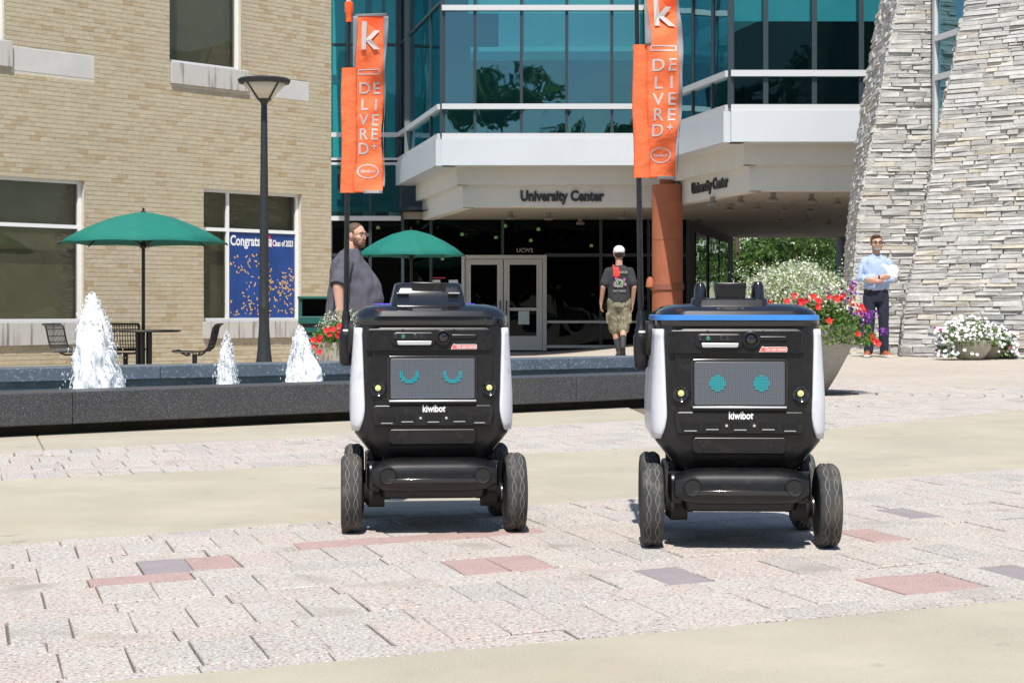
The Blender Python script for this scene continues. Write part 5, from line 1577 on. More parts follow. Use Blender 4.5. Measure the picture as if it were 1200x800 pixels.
# ------------------------------------------------------------ planters
def leaf_quad(mb, c, s, rn, asp=0.55, nrm_=None):
    """One small pointed leaf."""
    a = Vector((rn.gauss(0, 1), rn.gauss(0, 1), rn.gauss(0, 1))).normalized()
    b_ = Vector((rn.gauss(0, 1), rn.gauss(0, 1), rn.gauss(0, 1)))
    b_ = (b_ - a * b_.dot(a)).normalized()
    n = a.cross(b_) * s * 0.18
    mb.add([c - a * s, c + b_ * s * asp + n, c + a * s, c - b_ * s * asp + n], [(0, 1, 2, 3)])
def blossom(mb, c, s, n, rn, petals=5):
    """Open flower: petals round a dimple."""
    n = Vector(n).normalized()
    a = n.orthogonal().normalized(); b_ = n.cross(a); ph = rn.uniform(0, 6)
    vs = [c - n * s * 0.35]
    k = petals * 2
    for i in range(k):
        t = ph + 2 * math.pi * i / k; r = s * (1.0 if i % 2 == 0 else 0.74)
        vs.append(c + (a * math.cos(t) + b_ * math.sin(t)) * r + n * s * rn.uniform(-0.08, 0.12))
    mb.add(vs, [(0, 1 + i, 1 + (i + 1) % k) for i in range(k)])
def bowl(prof, n=48):
    return prof
# big bowl beside the right-hand robot
pb = thing('flower_planter', (BOWL.x, BOWL.y, 0), label='large stone bowl of red petunias and frothy white flowers beside the robot with blue strip', cat='planter')
mb = MB(); mb.lathe([(0.20, 0.0), (0.245, 0.02), (0.33, 0.16), (0.415, 0.32), (0.465, 0.44), (0.49, 0.53), (0.495, 0.56), (0.46, 0.56), (0.44, 0.50), (0.2, 0.48)], 56); mb.build('bowl', 'bowl_stone', pb, smooth=50)
mb = MB(); mb.lathe([(0.445, 0.50), (0.44, 0.53), (0.1, 0.56)], 32); mb.build('soil', 'soil', pb, smooth=60)
rn = random.Random(5)
lf, wf, rf, pf = MB(), MB(), MB(), MB()
def dome(rx, rz, z0, rn, shell=0.5):
    while True:
        p = Vector((rn.uniform(-1, 1), rn.uniform(-1, 1), rn.uniform(-0.15, 1)))
        l = p.length
        if shell < l < 1: return Vector((p.x * rx, p.y * rx, z0 + p.z * rz)), p / l
for i in range(5200):
    p, n = dome(0.60, 0.30, 0.50, rn, 0.35)
    r_ = math.hypot(p.x, p.y)
    if r_ > 0.46: p.z -= (r_ - 0.46) * 0.5
    leaf_quad(lf, p, rn.uniform(0.013, 0.026), rn)
for i in range(15000):
    p, n = dome(0.58, 0.56, 0.52, rn, 0.4)
    if p.z < 0.66 + 0.12 * rn.random() and p.y < 0.05: continue
    p.z += 0.05 * noise.noise(p * 6)
    if p.x > 0.36 and rn.random() < 0.7: continue
    leaf_quad(wf, p, rn.uniform(0.008, 0.015), rn, 0.9)
for i in range(70):
    a = rn.uniform(0, 6.28); c = Vector((0.55 * rn.random() * math.cos(a), 0.55 * rn.random() * math.sin(a), 1.0 + rn.uniform(-0.05, 0.09)))
    for k in range(14): leaf_quad(wf, c + Vector((rn.gauss(0, .018), rn.gauss(0, .018), rn.gauss(0, .022) - 0.05 * (k % 3))), 0.008, rn, 0.9)
for i in range(52):
    a = rn.uniform(-0.5, 3.6) + math.pi; r_ = rn.uniform(0.40, 0.63); z = 0.80 - (r_ - 0.40) * 1.15 + rn.uniform(-0.10, 0.07)
    c = Vector((r_ * math.cos(a), r_ * math.sin(a), z)); n = Vector((math.cos(a), math.sin(a) - 0.5, 0.5 + rn.uniform(-.3, .3)))
    blossom(rf, c + n * 0.03, rn.uniform(0.026, 0.038), n, rn)
for (px_, py_) in ((1024, 398), (1029, 402), (1021, 394)):
    q = at(px_, py_, 14.3) - Vector((BOWL.x, BOWL.y, 0)); blossom(rf, q, 0.034, (0.4, -1, 0.2), rn)
for cx, cz in ((1017, 375), (1008, 383), (1035, 388), (1020, 368), (1000, 337), (1005, 390), (998, 366), (972, 340), (1012, 372), (990, 349)):
    q = at(cx, cz, 14.35) - Vector((BOWL.x, BOWL.y, 0))
    for k in range(16):
        blossom(pf, q + Vector((rn.gauss(0, .02), rn.gauss(0, .03), rn.gauss(0, .028))), 0.014, (rn.gauss(0, 1), -1, rn.gauss(0, 1)), rn)
for i in range(500):                               # trailing stems on the right of the bowl
    t = rn.random(); a = rn.uniform(-1.2, 0.5)
    c = Vector(((0.50 + 0.14 * t) * math.cos(a), (0.50 + 0.14 * t) * math.sin(a), 0.60 - 0.16 * t + rn.uniform(-.05, .05)))
    leaf_quad(lf, c, rn.uniform(0.012, 0.022), rn)
for mb, nm, mt in ((lf, 'foliage', 'leaf_plant'), (wf, 'white_sprays', 'leaf_frost'), (rf, 'red_blossoms', 'petal_red'), (pf, 'purple_blossoms', 'petal_purple')):
    o = mb.build(nm, mt, pb); o['kind'] = 'stuff'
# planter behind the fountain by the man in grey
q0 = at(403, 0, 17.9); qz = gz(q0.x, q0.y)
pb2 = thing('flower_planter', (q0.x, q0.y, qz), label='stone bowl of red petunias half hidden behind the robot with closed eyes', cat='planter')
mb = MB(); mb.lathe([(0.16, 0.0), (0.2, 0.02), (0.27, 0.2), (0.31, 0.36), (0.32, 0.42), (0.29, 0.42), (0.27, 0.38), (0.1, 0.36)], 40); mb.build('bowl', 'bowl_stone', pb2, smooth=50)
mb = MB(); mb.lathe([(0.28, 0.36), (0.27, 0.40), (0.1, 0.42)], 24); mb.build('soil', 'soil', pb2, smooth=60)
lf, wf, rf = MB(), MB(), MB()
for i in range(2200):
    p, n = dome(0.36, 0.24, 0.38, rn, 0.3); leaf_quad(lf, p, rn.uniform(0.012, 0.024), rn)
for i in range(1500):
    p, n = dome(0.33, 0.36, 0.42, rn, 0.5)
    if p.z > 0.55: leaf_quad(wf, p, rn.uniform(0.006, 0.012), rn, 0.9)
for (px_, py_) in ((382, 387), (391, 386), (398, 382), (399, 388), (375, 395), (367, 398), (374, 399), (396, 393), (374, 412), (368, 406), (388, 385), (386, 392), (410, 384), (420, 386)):
    q = at(px_, py_, 17.55) - Vector((q0.x, q0.y, qz)); blossom(rf, q, rn.uniform(0.03, 0.038), (rn.gauss(0, .3), -1, 0.4), rn)
for mb, nm, mt in ((lf, 'foliage', 'leaf_plant'), (wf, 'white_sprays', 'leaf_frost'), (rf, 'red_blossoms', 'petal_red')):
    o = mb.build(nm, mt, pb2); o['kind'] = 'stuff'
# two bowls of white petunias before the stone wall
def petunia_bowl(px_, d, sc, label, seed, side):
    rn = random.Random(seed); q0 = at(px_, 0, d); z = gz(q0.x, q0.y)
    o = thing('petunia_planter', (q0.x, q0.y, z), 0, label, 'planter', 'bowls of white petunias by the stone wall')
    mb = MB(); mb.lathe([(0.15 * sc, 0.0), (0.18 * sc, 0.01), (0.27 * sc, 0.13 * sc), (0.31 * sc, 0.25 * sc), (0.28 * sc, 0.25 * sc), (0.25 * sc, 0.2 * sc), (0.1, 0.19 * sc)], 40); mb.build('bowl', 'bowl_stone', o, smooth=50)
    lf, wf, mf = MB(), MB(), MB()
    def spot():
        p, n = dome(0.43 * sc, 0.34 * sc, 0.26 * sc, rn, 0.75)
        if rn.random() < 0.6:                      # trailing down one side
            a = rn.gauss(math.pi if side < 0 else 0, 0.55); r_ = rn.uniform(0.30, 0.47) * sc; t = rn.random()
            p = Vector((r_ * math.cos(a), r_ * math.sin(a) - 0.02, 0.03 + (0.40 * sc) * t)); n = Vector((math.cos(a), math.sin(a), 0.3))
        return p, n
    for i in range(1500):
        p, n = spot(); leaf_quad(lf, p * 0.95, rn.uniform(0.015, 0.028), rn)
    for i in range(330):
        p, n = spot(); blossom(wf, p + n * 0.02, rn.uniform(0.022, 0.032), Vector((n.x * .5, -0.8, n.z * .5 + 0.4)), rn)
    for i in range(9):
        p, n = spot(); blossom(mf, p * 1.06 + n * 0.03, 0.028, Vector((n.x * .5, -0.9, n.z * .5 + 0.3)), rn)
    for mb, nm, mt in ((lf, 'foliage', 'leaf_plant'), (wf, 'white_blossoms', 'petal_white'), (mf, 'magenta_blossoms', 'petal_magenta')):
        b_ = mb.build(nm, mt, o); b_['kind'] = 'stuff'
petunia_bowl(1137, 24.7, 1.0, 'nearer stone bowl trailing white petunias at the stone wall', 3, -1)
petunia_bowl(1158, 25.15, 0.82, 'smaller shaded bowl of white petunias tucked behind the nearer one', 8, 1)
# ------------------------------------------------------------ people
pm('skin', (0.58, 0.33, 0.24), 0.5, sss=0.15, var=(12, 0.06))
pm('skin_tan', (0.46, 0.26, 0.18), 0.5, sss=0.15, var=(12, 0.08))
pm('hair_brown', (0.10, 0.055, 0.03), 0.7, var=(60, 0.3))
pm('hair_dark', (0.035, 0.025, 0.02), 0.7, var=(60, 0.3))
pm('beard_grey', (0.30, 0.26, 0.23), 0.8, var=(60, 0.3))
pm('eye_white', (0.75, 0.74, 0.72), 0.3)
pm('eye_dark', (0.02, 0.015, 0.012), 0.2)
pm('lip', (0.42, 0.17, 0.14), 0.5)
pm('shirt_grey', (0.085, 0.085, 0.108), 0.9, var=(7, 0.10), bump=(70, 0.3, 0.004))
pm('shirt_blue', (0.34, 0.43, 0.63), 0.85, var=(9, 0.05), bump=(60, 0.2, 0.004))
pm('shirt_black', (0.030, 0.032, 0.037), 0.9, var=(9, 0.15))
pm('trousers_navy', (0.014, 0.018, 0.035), 0.9, var=(9, 0.2))
pm('trousers_dark', (0.02, 0.02, 0.024), 0.9)
pm('camouflage', (0.22, 0.20, 0.13), 0.9, speck=[(14, (0.15, 0.14, 0.09), 0.52, 0.05), (19, (0.30, 0.28, 0.22), 0.58, 0.05), (24, (0.09, 0.085, 0.06), 0.62, 0.04)])
pm('shoe_brown', (0.34, 0.10, 0.035), 0.5)
pm('shoe_dark', (0.03, 0.03, 0.032), 0.7)
pm('sole_white', (0.75, 0.74, 0.72), 0.7)
pm('belt_brown', (0.05, 0.022, 0.012), 0.5)
pm('cap_white', (0.80, 0.80, 0.80), 0.8)
pm('towel_red', (0.75, 0.05, 0.04), 0.9)
pm('paper', (0.80, 0.81, 0.84), 0.7)

def remeshed(mb, name, mat, parent, vox=0.012, smooth_it=3, wrinkle=None):
    """Merge overlapping solids into one continuous skin."""
    me = bpy.data.meshes.new(name); me.from_pydata(mb.v, [], mb.f); me.update()
    bm = bmesh.new(); bm.from_mesh(me); bmesh.ops.recalc_face_normals(bm, faces=bm.faces); bm.to_mesh(me); bm.free()
    t = bpy.data.objects.new(name, me); bench.collection.objects.link(t)
    r = t.modifiers.new('r', 'REMESH'); r.mode = 'VOXEL'; r.voxel_size = vox; r.use_smooth_shade = True
    s = t.modifiers.new('s', 'SMOOTH'); s.iterations = smooth_it; s.factor = 0.5
    dg = bench_graph()
    out = bpy.data.meshes.new_from_object(t.evaluated_get(dg))
    bpy.data.objects.remove(t); bpy.data.meshes.remove(me)
    if wrinkle:
        sc, amp = wrinkle
        pos = [v.co.copy() for v in out.vertices]; nor = [v.normal.copy() for v in out.vertices]; flat_co = []
        for c, n in zip(pos, nor):
            q = Vector((c.x * sc, c.y * sc, c.z * sc * 0.45))
            k = amp * noise.noise(q) + amp * 0.6 * noise.noise(q * 2.3 + Vector((3, 1, 7)))
            flat_co += (c + n * k)[:]
        out.vertices.foreach_set('co', flat_co); out.update()
    out.shade_smooth()
    out.materials.clear(); out.materials.append(MATS[mat])
    out.name = name
    return link(name, out, parent)
def limb(mb, pts, rad, n=12):
    """Tapered limb with rounded ends; rad entries may be (rx, ry)."""
    pts = [Vector(p) for p in pts]
    mb.tube(pts, rad, n)
    mb.ell(pts[0], (rad[0],) * 3, None, 10, 6); mb.ell(pts[-1], (rad[-1],) * 3, None, 10, 6)
    for p, r in zip(pts[1:-1], rad[1:-1]): mb.ell(p, (r,) * 3, None, 10, 6)
def torso(mb, secs):
    """Stack of ellipses (cx, cy, z, rx, ry)."""
    rings = [[(cx + rx * math.cos(a), cy + ry * math.sin(a), z) for a in [2 * math.pi * k / 24 for k in range(24)]] for cx, cy, z, rx, ry in secs]
    mb.loft(rings)
def head(mb, c, yaw, sc=1.0, pitch=0.0):
    """Skull, jaw, nose, ears, neck root; faces -Y before the yaw. Returns the placement function."""
    M = Matrix.Rotation(yaw, 3, 'Z') @ Matrix.Rotation(pitch, 3, 'X')
    c = Vector(c)
    def pl(x, y, z): return c + M @ (Vector((x, y, z)) * sc)
    mb.ell(pl(0, 0.012, 0.035), (0.077 * sc, 0.096 * sc, 0.090 * sc), M, 18, 12)
    mb.ell(pl(0, -0.022, -0.035), (0.060 * sc, 0.070 * sc, 0.080 * sc), M, 16, 10)
    mb.ell(pl(0, -0.055, -0.088), (0.034 * sc, 0.030 * sc, 0.026 * sc), M, 12, 8)
    mb.ell(pl(0, -0.092, -0.012), (0.013 * sc, 0.020 * sc, 0.026 * sc), M, 10, 8)
    mb.ell(pl(0, -0.100, -0.024), (0.016 * sc, 0.014 * sc, 0.012 * sc), M, 10, 8)
    mb.ell(pl(0, -0.080, 0.030), (0.055 * sc, 0.016 * sc, 0.012 * sc), M, 12, 8)
    for s in (-1, 1):
        mb.ell(pl(s * 0.078, 0.012, 0.0), (0.010 * sc, 0.022 * sc, 0.034 * sc), M, 10, 8)
        mb.ell(pl(s * 0.042, -0.060, -0.022), (0.024 * sc, 0.020 * sc, 0.022 * sc), M, 10, 8)
    return pl, M * sc
def face(root, pl, M, sc=1.0, glasses=True, eyes=True):
    for s in (-1, 1):
        mb = MB(); mb.ell(pl(s * 0.031, -0.080, 0.010), (0.013 * sc, 0.008 * sc, 0.007 * sc), M, 10, 8); e = mb.build('eye', 'eye_white', root, smooth=180)
        mb = MB(); mb.ell(pl(s * 0.031, -0.0865, 0.010), (0.006 * sc, 0.004 * sc, 0.006 * sc), M, 8, 6); mb.build('iris', 'eye_dark', e, smooth=180)
        mb = MB(); mb.tube([pl(s * 0.012, -0.095, 0.030), pl(s * 0.033, -0.094, 0.036), pl(s * 0.052, -0.080, 0.030)], 0.005 * sc, 6); mb.build('eyebrow', 'hair_brown', root, smooth=180)
    mb = MB(); mb.ell(pl(0, -0.090, -0.058), (0.025 * sc, 0.010 * sc, 0.007 * sc), M, 12, 8); mb.build('mouth', 'lip', root, smooth=180)
    if glasses:
        mb = MB()
        for s in (-1, 1):
            loop = [pl(s * 0.034 + 0.026 * math.cos(a), -0.104, 0.008 + 0.019 * math.sin(a)) for a in [2 * math.pi * k / 16 for k in range(17)]]
            mb.tube(loop, 0.0018 * sc, 5, False)
            mb.tube([pl(s * 0.058, -0.103, 0.012), pl(s * 0.080, -0.05, 0.014), pl(s * 0.082, 0.02, 0.010)], 0.002 * sc, 5)
        mb.tube([pl(-0.010, -0.106, 0.012), pl(0.010, -0.106, 0.012)], 0.0018 * sc, 5)
        g = mb.build('glasses', 'eye_dark', root, smooth=60)
        for s in (-1, 1):
            mb = MB(); n = 16; mb.add([pl(s * 0.034 + 0.025 * math.cos(a), -0.104, 0.008 + 0.018 * math.sin(a)) for a in [2 * math.pi * k / n for k in range(n)]], [tuple(range(n))])
            mb.build('lens', 'glass_clear', g, solid=0.002)
def hand(mb, wrist, d, out, palm, r=0.040, curl=0.5):
    """Palm and five fingers. d: along the hand, out: towards the thumb, palm: palm-side normal."""
    wrist, d, out, palm = Vector(wrist), Vector(d).normalized(), Vector(out).normalized(), Vector(palm).normalized()
    mb.ell(wrist + d * 0.045, (0.02, 0.02, 0.02)); 
    for k in range(4):
        x = (k - 1.5) * 0.019
        L_ = (0.070, 0.080, 0.076, 0.060)[k]
        a = wrist + d * 0.01 + out * x * -0.7; b_ = wrist + d * 0.088 + out * -x
        limb(mb, [a, b_], [0.017, 0.013], 8)
        k1 = b_ + (d * math.cos(curl * 0.6) + palm * math.sin(curl * 0.6)) * L_ * 0.5
        k2 = k1 + (d * math.cos(curl * 1.5) + palm * math.sin(curl * 1.5)) * L_ * 0.5
        limb(mb, [b_, k1, k2], [0.0115, 0.0105, 0.009], 8)
    t0 = wrist + d * 0.03 + out * 0.024
    limb(mb, [t0, t0 + (d * 0.7 + out * 0.55 + palm * 0.2) * 0.04, t0 + (d * 0.95 + out * 0.35 + palm * 0.4) * 0.075], [0.015, 0.012, 0.010], 8)
def shoe(root, p, yaw, mat, sole, pitch=0.0, ln=0.28):
    M = Matrix.Translation(Vector(p)) @ Matrix.Rotation(yaw, 4, 'Z') @ Matrix.Rotation(pitch, 4, 'X')
    mb = MB(); rings = []
    for t, w, h in ((-1.0, 0.02, 0.03), (-0.95, 0.036, 0.045), (-0.7, 0.048, 0.056), (-0.35, 0.046, 0.075), (0.0, 0.038, 0.10), (0.3, 0.036, 0.11), (0.5, 0.036, 0.105), (0.62, 0.022, 0.08)):
        y = t * ln * 0.62
        rings.append([M @ Vector((w * math.cos(a), y, 0.022 + max(0.0, math.sin(a)) * (h - 0.022) + 0.0 * a)) for a in [2 * math.pi * k / 16 for k in range(16)]])
    mb.loft(rings); s = mb.build('shoe', mat, root, smooth=60)
    mb = MB(); pts = [(0.0, -1.02), (0.032, -0.98), (0.05, -0.75), (0.050, -0.35), (0.040, 0.1), (0.038, 0.5), (0.02, 0.63), (-0.02, 0.63), (-0.038, 0.5), (-0.040, 0.1), (-0.050, -0.35), (-0.05, -0.75), (-0.032, -0.98)]
    vs = [M @ Vector((x, y * ln * 0.62, z)) for z in (0.0, 0.024) for x, y in pts]; n = len(pts)
    mb.add(vs, [tuple(range(n)), tuple(range(n, 2 * n))] + [(i, (i + 1) % n, n + (i + 1) % n, n + i) for i in range(n)])
    mb.build('sole', sole, s, smooth=30)

# --- man in the light blue shirt, arms folded, facing the camera
pc = at(1026.5, 0, 26.0); zc = gz(pc.x, pc.y) - 0.012
man = thing('person', (pc.x, pc.y, zc), R(3), 'person in light blue shirt and navy trousers standing with folded arms', 'person')
S = 1.79 / 1.80
body = MB()
pl, HM = head(body, (0.0, -0.03, 1.650), R(-2), 1.06)
limb(body, [(0, 0.0, 1.44), (0, -0.005, 1.56)], [0.062, 0.055])
torso(body, [(0, 0, 0.92, 0.15, 0.10), (0, 0, 1.0, 0.155, 0.105), (0, -0.01, 1.15, 0.16, 0.11), (0, 0, 1.3, 0.175, 0.11), (0, 0.005, 1.42, 0.165, 0.09), (0, 0, 1.475, 0.08, 0.06)])
legs = [((-0.095, 0.0, 0.93), (-0.100, -0.02, 0.50), (-0.105, 0.01, 0.09)), ((0.095, 0.0, 0.93), (0.108, -0.02, 0.50), (0.125, 0.01, 0.09))]
for a, b_, c in legs: limb(body, [a, b_, c], [0.080, 0.052, 0.038])
# folded arms: shoulder, elbow, wrist
armR = [(-0.168, 0.0, 1.385), (-0.255, -0.06, 1.14), (0.02, -0.20, 1.155)]
armL = [(0.168, 0.0, 1.385), (0.255, -0.06, 1.13), (-0.04, -0.215, 1.10)]
for A in (armR, armL): limb(body, [A[0], A[1], A[2]], [0.055, 0.042, 0.030])
hand(body, (0.02, -0.205, 1.155), (1, 0.15, 0.02), (0, -0.3, 1), (0, 1, 0), curl=0.5)
hand(body, (-0.04, -0.22, 1.10), (-1, 0.1, 0.12), (0, -0.3, 1), (0, 1, 0), curl=0.6)
remeshed(body, 'body', 'skin', man, 0.010)
face(man, pl, HM)
hb = MB(); hb.ell(pl(0, 0.024, 0.055), (0.082, 0.098, 0.080), HM, 18, 10); hb.ell(pl(-0.01, -0.05, 0.105), (0.058, 0.045, 0.026), HM, 12, 8)
for s in (-1, 1): hb.ell(pl(s * 0.070, 0.0, 0.03), (0.012, 0.04, 0.04), HM, 10, 8)
remeshed(hb, 'hair', 'hair_brown', man, 0.008)
hb = MB(); hb.ell(pl(0, -0.060, -0.078), (0.050, 0.040, 0.036), HM, 14, 8); hb.ell(pl(0, -0.092, -0.046), (0.026, 0.010, 0.008), HM, 10, 6)
for s in (-1, 1): hb.ell(pl(s * 0.056, -0.03, -0.05), (0.014, 0.034, 0.045), HM, 10, 8)
remeshed(hb, 'beard', 'beard_grey', man, 0.008)
sh = MB()
torso(sh, [(0, -0.005, 0.965, 0.178, 0.125), (0, -0.012, 1.02, 0.186, 0.138), (0, -0.022, 1.12, 0.188, 0.142), (0, -0.012, 1.26, 0.196, 0.134), (0, 0.002, 1.38, 0.200, 0.118), (0, 0.004, 1.44, 0.165, 0.096), (0, 0, 1.485, 0.085, 0.07)])
for A in (armR, armL):
    q = Vector(A[1]) + (Vector(A[2]) - Vector(A[1])) * 0.62
    limb(sh, [A[0], Vector(A[0]) * 0.5 + Vector(A[1]) * 0.5, A[1], q], [0.066, 0.064, 0.058, 0.050])
remeshed(sh, 'shirt', 'shirt_blue', man, 0.011, 3, (14, 0.008))
cl = MB()
for s in (-1, 1): cl.add([Vector(p) for p in ((s * 0.005, -0.085, 1.455), (s * 0.055, -0.075, 1.44), (s * 0.075, -0.035, 1.50), (s * 0.045, -0.06, 1.515))], [(0, 1, 2, 3)])
cl.build('collar', 'shirt_blue', man, solid=0.012)
tr = MB()
torso(tr, [(0, 0, 0.80, 0.17, 0.118), (0, 0, 0.90, 0.186, 0.130), (0, -0.004, 0.985, 0.176, 0.124)])
for a, b_, c in legs: limb(tr, [Vector(a) - Vector((0, 0, 0.04)), b_, c], [0.100, 0.078, 0.066])
remeshed(tr, 'trousers', 'trousers_navy', man, 0.011, 3, (16, 0.007))
bl = MB(); torso(bl, [(0, -0.004, 0.965, 0.183, 0.131), (0, -0.004, 1.0, 0.183, 0.131)]); bl.build('belt', 'belt_brown', man, smooth=40)
shoe(man, (-0.125, -0.02, 0.012), R(-22), 'shoe_brown', 'sole_white'); shoe(man, (0.125, -0.02, 0.012), R(14), 'shoe_brown', 'sole_white')
wt = MB(); d_ = (Vector(armR[2]) - Vector(armR[1])).normalized(); c_ = Vector(armR[2]) - d_ * 0.02
wt.tube([c_ - d_ * 0.012, c_ + d_ * 0.012], 0.036, 14); wt.build('wristwatch', 'eye_dark', man, smooth=60)
# papers under his arm
pz = at(1041, 320, 25.9)
pa = thing('paper_sheets', (pz.x, pz.y, pz.z), 0, 'loose white papers tucked under the arm of the person in blue', 'papers')
for k in range(4):
    a = R(-20 + 12 * k); mb = MB()
    rows = []
    for i in range(5):
        u = i / 4
        rows.append([Vector((math.cos(a) * (-0.13 + 0.26 * u) * 1.0 - math.sin(a) * v, 0.012 * k - 0.02 + 0.02 * math.sin(u * 3 + k), math.sin(a) * (-0.13 + 0.26 * u) + math.cos(a) * v)) for v in (-0.10, -0.03, 0.03, 0.10)])
    mb.loft(rows, cap=False, closed=False); mb.build('sheet', 'paper', pa, smooth=180, solid=0.002)

# --- man in grey, side on, seen past the flag pole
pg = at(409, 0, 19.6); zg = gz(pg.x, pg.y) - 0.012
man = thing('person', (pg.x, pg.y, zg), R(90), 'large person in a loose grey shirt turned to the entrance', 'person')
hz = at(0, 275.5, 19.6).z - zg
body = MB()
pl, HM = head(body, (-0.01, -0.085, hz - 0.01), R(-32), 1.13)
limb(body, [(0, 0.0, hz - 0.26), (0, -0.035, hz - 0.10)], [0.085, 0.072])
torso(body, [(0, -0.02, 0.82, 0.18, 0.17), (0, -0.06, 1.0, 0.18, 0.21), (0, -0.05, 1.2, 0.17, 0.17), (0, 0, hz - 0.26, 0.18, 0.12), (0, 0, hz - 0.2, 0.09, 0.07)])
legs = [((-0.12, 0.02, 0.86), (-0.13, 0.0, 0.47), (-0.13, 0.03, 0.09)), ((0.12, 0.02, 0.86), (0.13, 0.0, 0.47), (0.13, 0.03, 0.09))]
for a, b_, c in legs: limb(body, [a, b_, c], [0.105, 0.07, 0.05])
zs_ = hz - 0.30
arms = [[(-0.20, 0.02, zs_ - 0.01), (-0.350, 0.085, zs_ - 0.27), (-0.365, 0.065, zs_ - 0.53)], [(0.20, 0.02, zs_ - 0.01), (0.31, 0.06, zs_ - 0.28), (0.29, 0.0, zs_ - 0.53)]]
for A in arms: limb(body, A, [0.07, 0.060, 0.042])
hand(body, arms[0][2], (0.05, -0.12, -1), (0.1, -1, 0), (1, 0, 0), curl=0.7); hand(body, arms[1][2], (-0.05, -0.12, -1), (-0.1, -1, 0), (-1, 0, 0), curl=0.7)
remeshed(body, 'body', 'skin', man, 0.011)
face(man, pl, HM)
hb = MB(); hb.ell(pl(0, 0.022, 0.058), (0.080, 0.093, 0.074), HM, 18, 10)
for s in (-1, 1): hb.ell(pl(s * 0.070, 0.01, 0.03), (0.010, 0.035, 0.035), HM, 10, 8)
remeshed(hb, 'hair', 'hair_brown', man, 0.009)
hb = MB(); hb.ell(pl(0, -0.055, -0.085), (0.050, 0.042, 0.038), HM, 14, 8); hb.ell(pl(0, -0.092, -0.044), (0.028, 0.012, 0.009), HM, 10, 6)
for s in (-1, 1): hb.ell(pl(s * 0.054, -0.025, -0.055), (0.013, 0.036, 0.045), HM, 10, 8)
remeshed(hb, 'beard', 'hair_brown', man, 0.009)
sh = MB()
torso(sh, [(0, -0.02, 0.70, 0.245, 0.275), (0, -0.045, 0.80, 0.245, 0.30), (0, -0.07, 0.95, 0.24, 0.315), (0, -0.065, 1.10, 0.235, 0.29), (0, -0.025, 1.26, 0.23, 0.23), (0, 0.0, zs_ + 0.0, 0.215, 0.18), (0, -0.005, zs_ + 0.07, 0.165, 0.14), (0, -0.025, zs_ + 0.14, 0.10, 0.095)])
shirt = remeshed(sh, 'shirt', 'shirt_grey', man, 0.011, 2, (8, 0.026))
for A in arms:                                     # short sleeves hang loose over the upper arms
    q = Vector(A[0]) + (Vector(A[1]) - Vector(A[0])) * 0.97
    sl = MB(); limb(sl, [A[0], Vector(A[0]) * 0.5 + Vector(A[1]) * 0.5], [0.092, 0.090]); sl.tube([Vector(A[0]) * 0.5 + Vector(A[1]) * 0.5, q], [0.090, 0.098], 16)
    remeshed(sl, 'sleeve', 'shirt_grey', shirt, 0.010, 1, (16, 0.014))
    hm = MB(); hm.tube([q, q + (Vector(A[1]) - Vector(A[0])).normalized() * 0.006], [0.094, 0.092], 18); hm.build('sleeve_hem', 'trousers_dark', shirt, smooth=60)
tr = MB()
for a, b_, c in legs: limb(tr, [a, b_, c], [0.125, 0.10, 0.085])
remeshed(tr, 'trousers', 'trousers_dark', man, 0.015)
shoe(man, (-0.13, 0.0, 0.0), 0, 'shoe_dark', 'sole_white'); shoe(man, (0.13, 0.0, 0.0), 0, 'shoe_dark', 'sole_white')

# --- man walking to the doors, seen from behind
pw_ = at(725.5, 0, 27.6); zw = gz(pw_.x, pw_.y)
zw = at(0, 418.5, 27.6).z
man = thing('person', (pw_.x, pw_.y, zw), R(180), 'person in white cap, dark t-shirt and camouflage shorts walking away', 'person')
S_ = (at(0, 287, 27.6).z - zw) / 1.80
body = MB()
pl, HM = head(body, (0.0, -0.03, 1.645), R(4), 1.03)
limb(body, [(0, 0.0, 1.43), (0, -0.01, 1.55)], [0.062, 0.056])
torso(body, [(0, 0, 0.92, 0.14, 0.10), (0, 0, 1.05, 0.145, 0.10), (0, 0, 1.25, 0.165, 0.105), (0, 0.005, 1.40, 0.17, 0.09), (0, 0, 1.46, 0.08, 0.06)])
# local +x is the photo's left (the person faces away)
legs = [((0.09, 0.0, 0.92), (0.095, -0.13, 0.50), (0.02, 0.02, 0.10)), ((-0.09, 0.0, 0.92), (-0.085, -0.02, 0.50), (-0.075, 0.33, 0.22))]
legs = [((0.09, 0.0, 0.92), (0.075, -0.10, 0.50), (0.005, -0.03, 0.10)), ((-0.09, 0.0, 0.92), (-0.07, -0.03, 0.50), (-0.045, 0.26, 0.17))]
for a, b_, c in legs: limb(body, [a, b_, c], [0.082, 0.060, 0.040])
arms = [[(0.17, 0.0, 1.375), (0.255, 0.03, 1.12), (0.285, -0.05, 0.87)], [(-0.17, 0.0, 1.375), (-0.235, 0.06, 1.12), (-0.215, -0.02, 0.86)]]
for A in arms: limb(body, A, [0.056, 0.044, 0.030])
hand(body, arms[0][2], (0.05, -0.1, -1), (0, -1, 0), (-1, 0, 0), curl=0.7); hand(body, arms[1][2], (0.0, -0.1, -1), (0, -1, 0), (1, 0, 0), curl=0.5)
remeshed(body, 'body', 'skin_tan', man, 0.010)
face(man, pl, HM, glasses=False)
hb = MB(); hb.ell(pl(0, 0.030, 0.010), (0.080, 0.090, 0.065), HM, 18, 10); remeshed(hb, 'hair', 'hair_dark', man, 0.009)
cp = MB(); cp.ell(pl(0, 0.014, 0.062), (0.090, 0.108, 0.082), HM, 20, 12)
vs = [pl(0.082 * math.cos(a), -0.075 - 0.10 * math.sin(a), 0.045 - 0.02 * math.sin(a)) for a in [math.pi * k / 12 for k in range(13)]]
cap_o = remeshed(cp, 'cap', 'cap_white', man, 0.009)
br = MB(); br.add(vs, [tuple(range(13))]); br.build('cap_brim', 'cap_white', cap_o, solid=0.012)
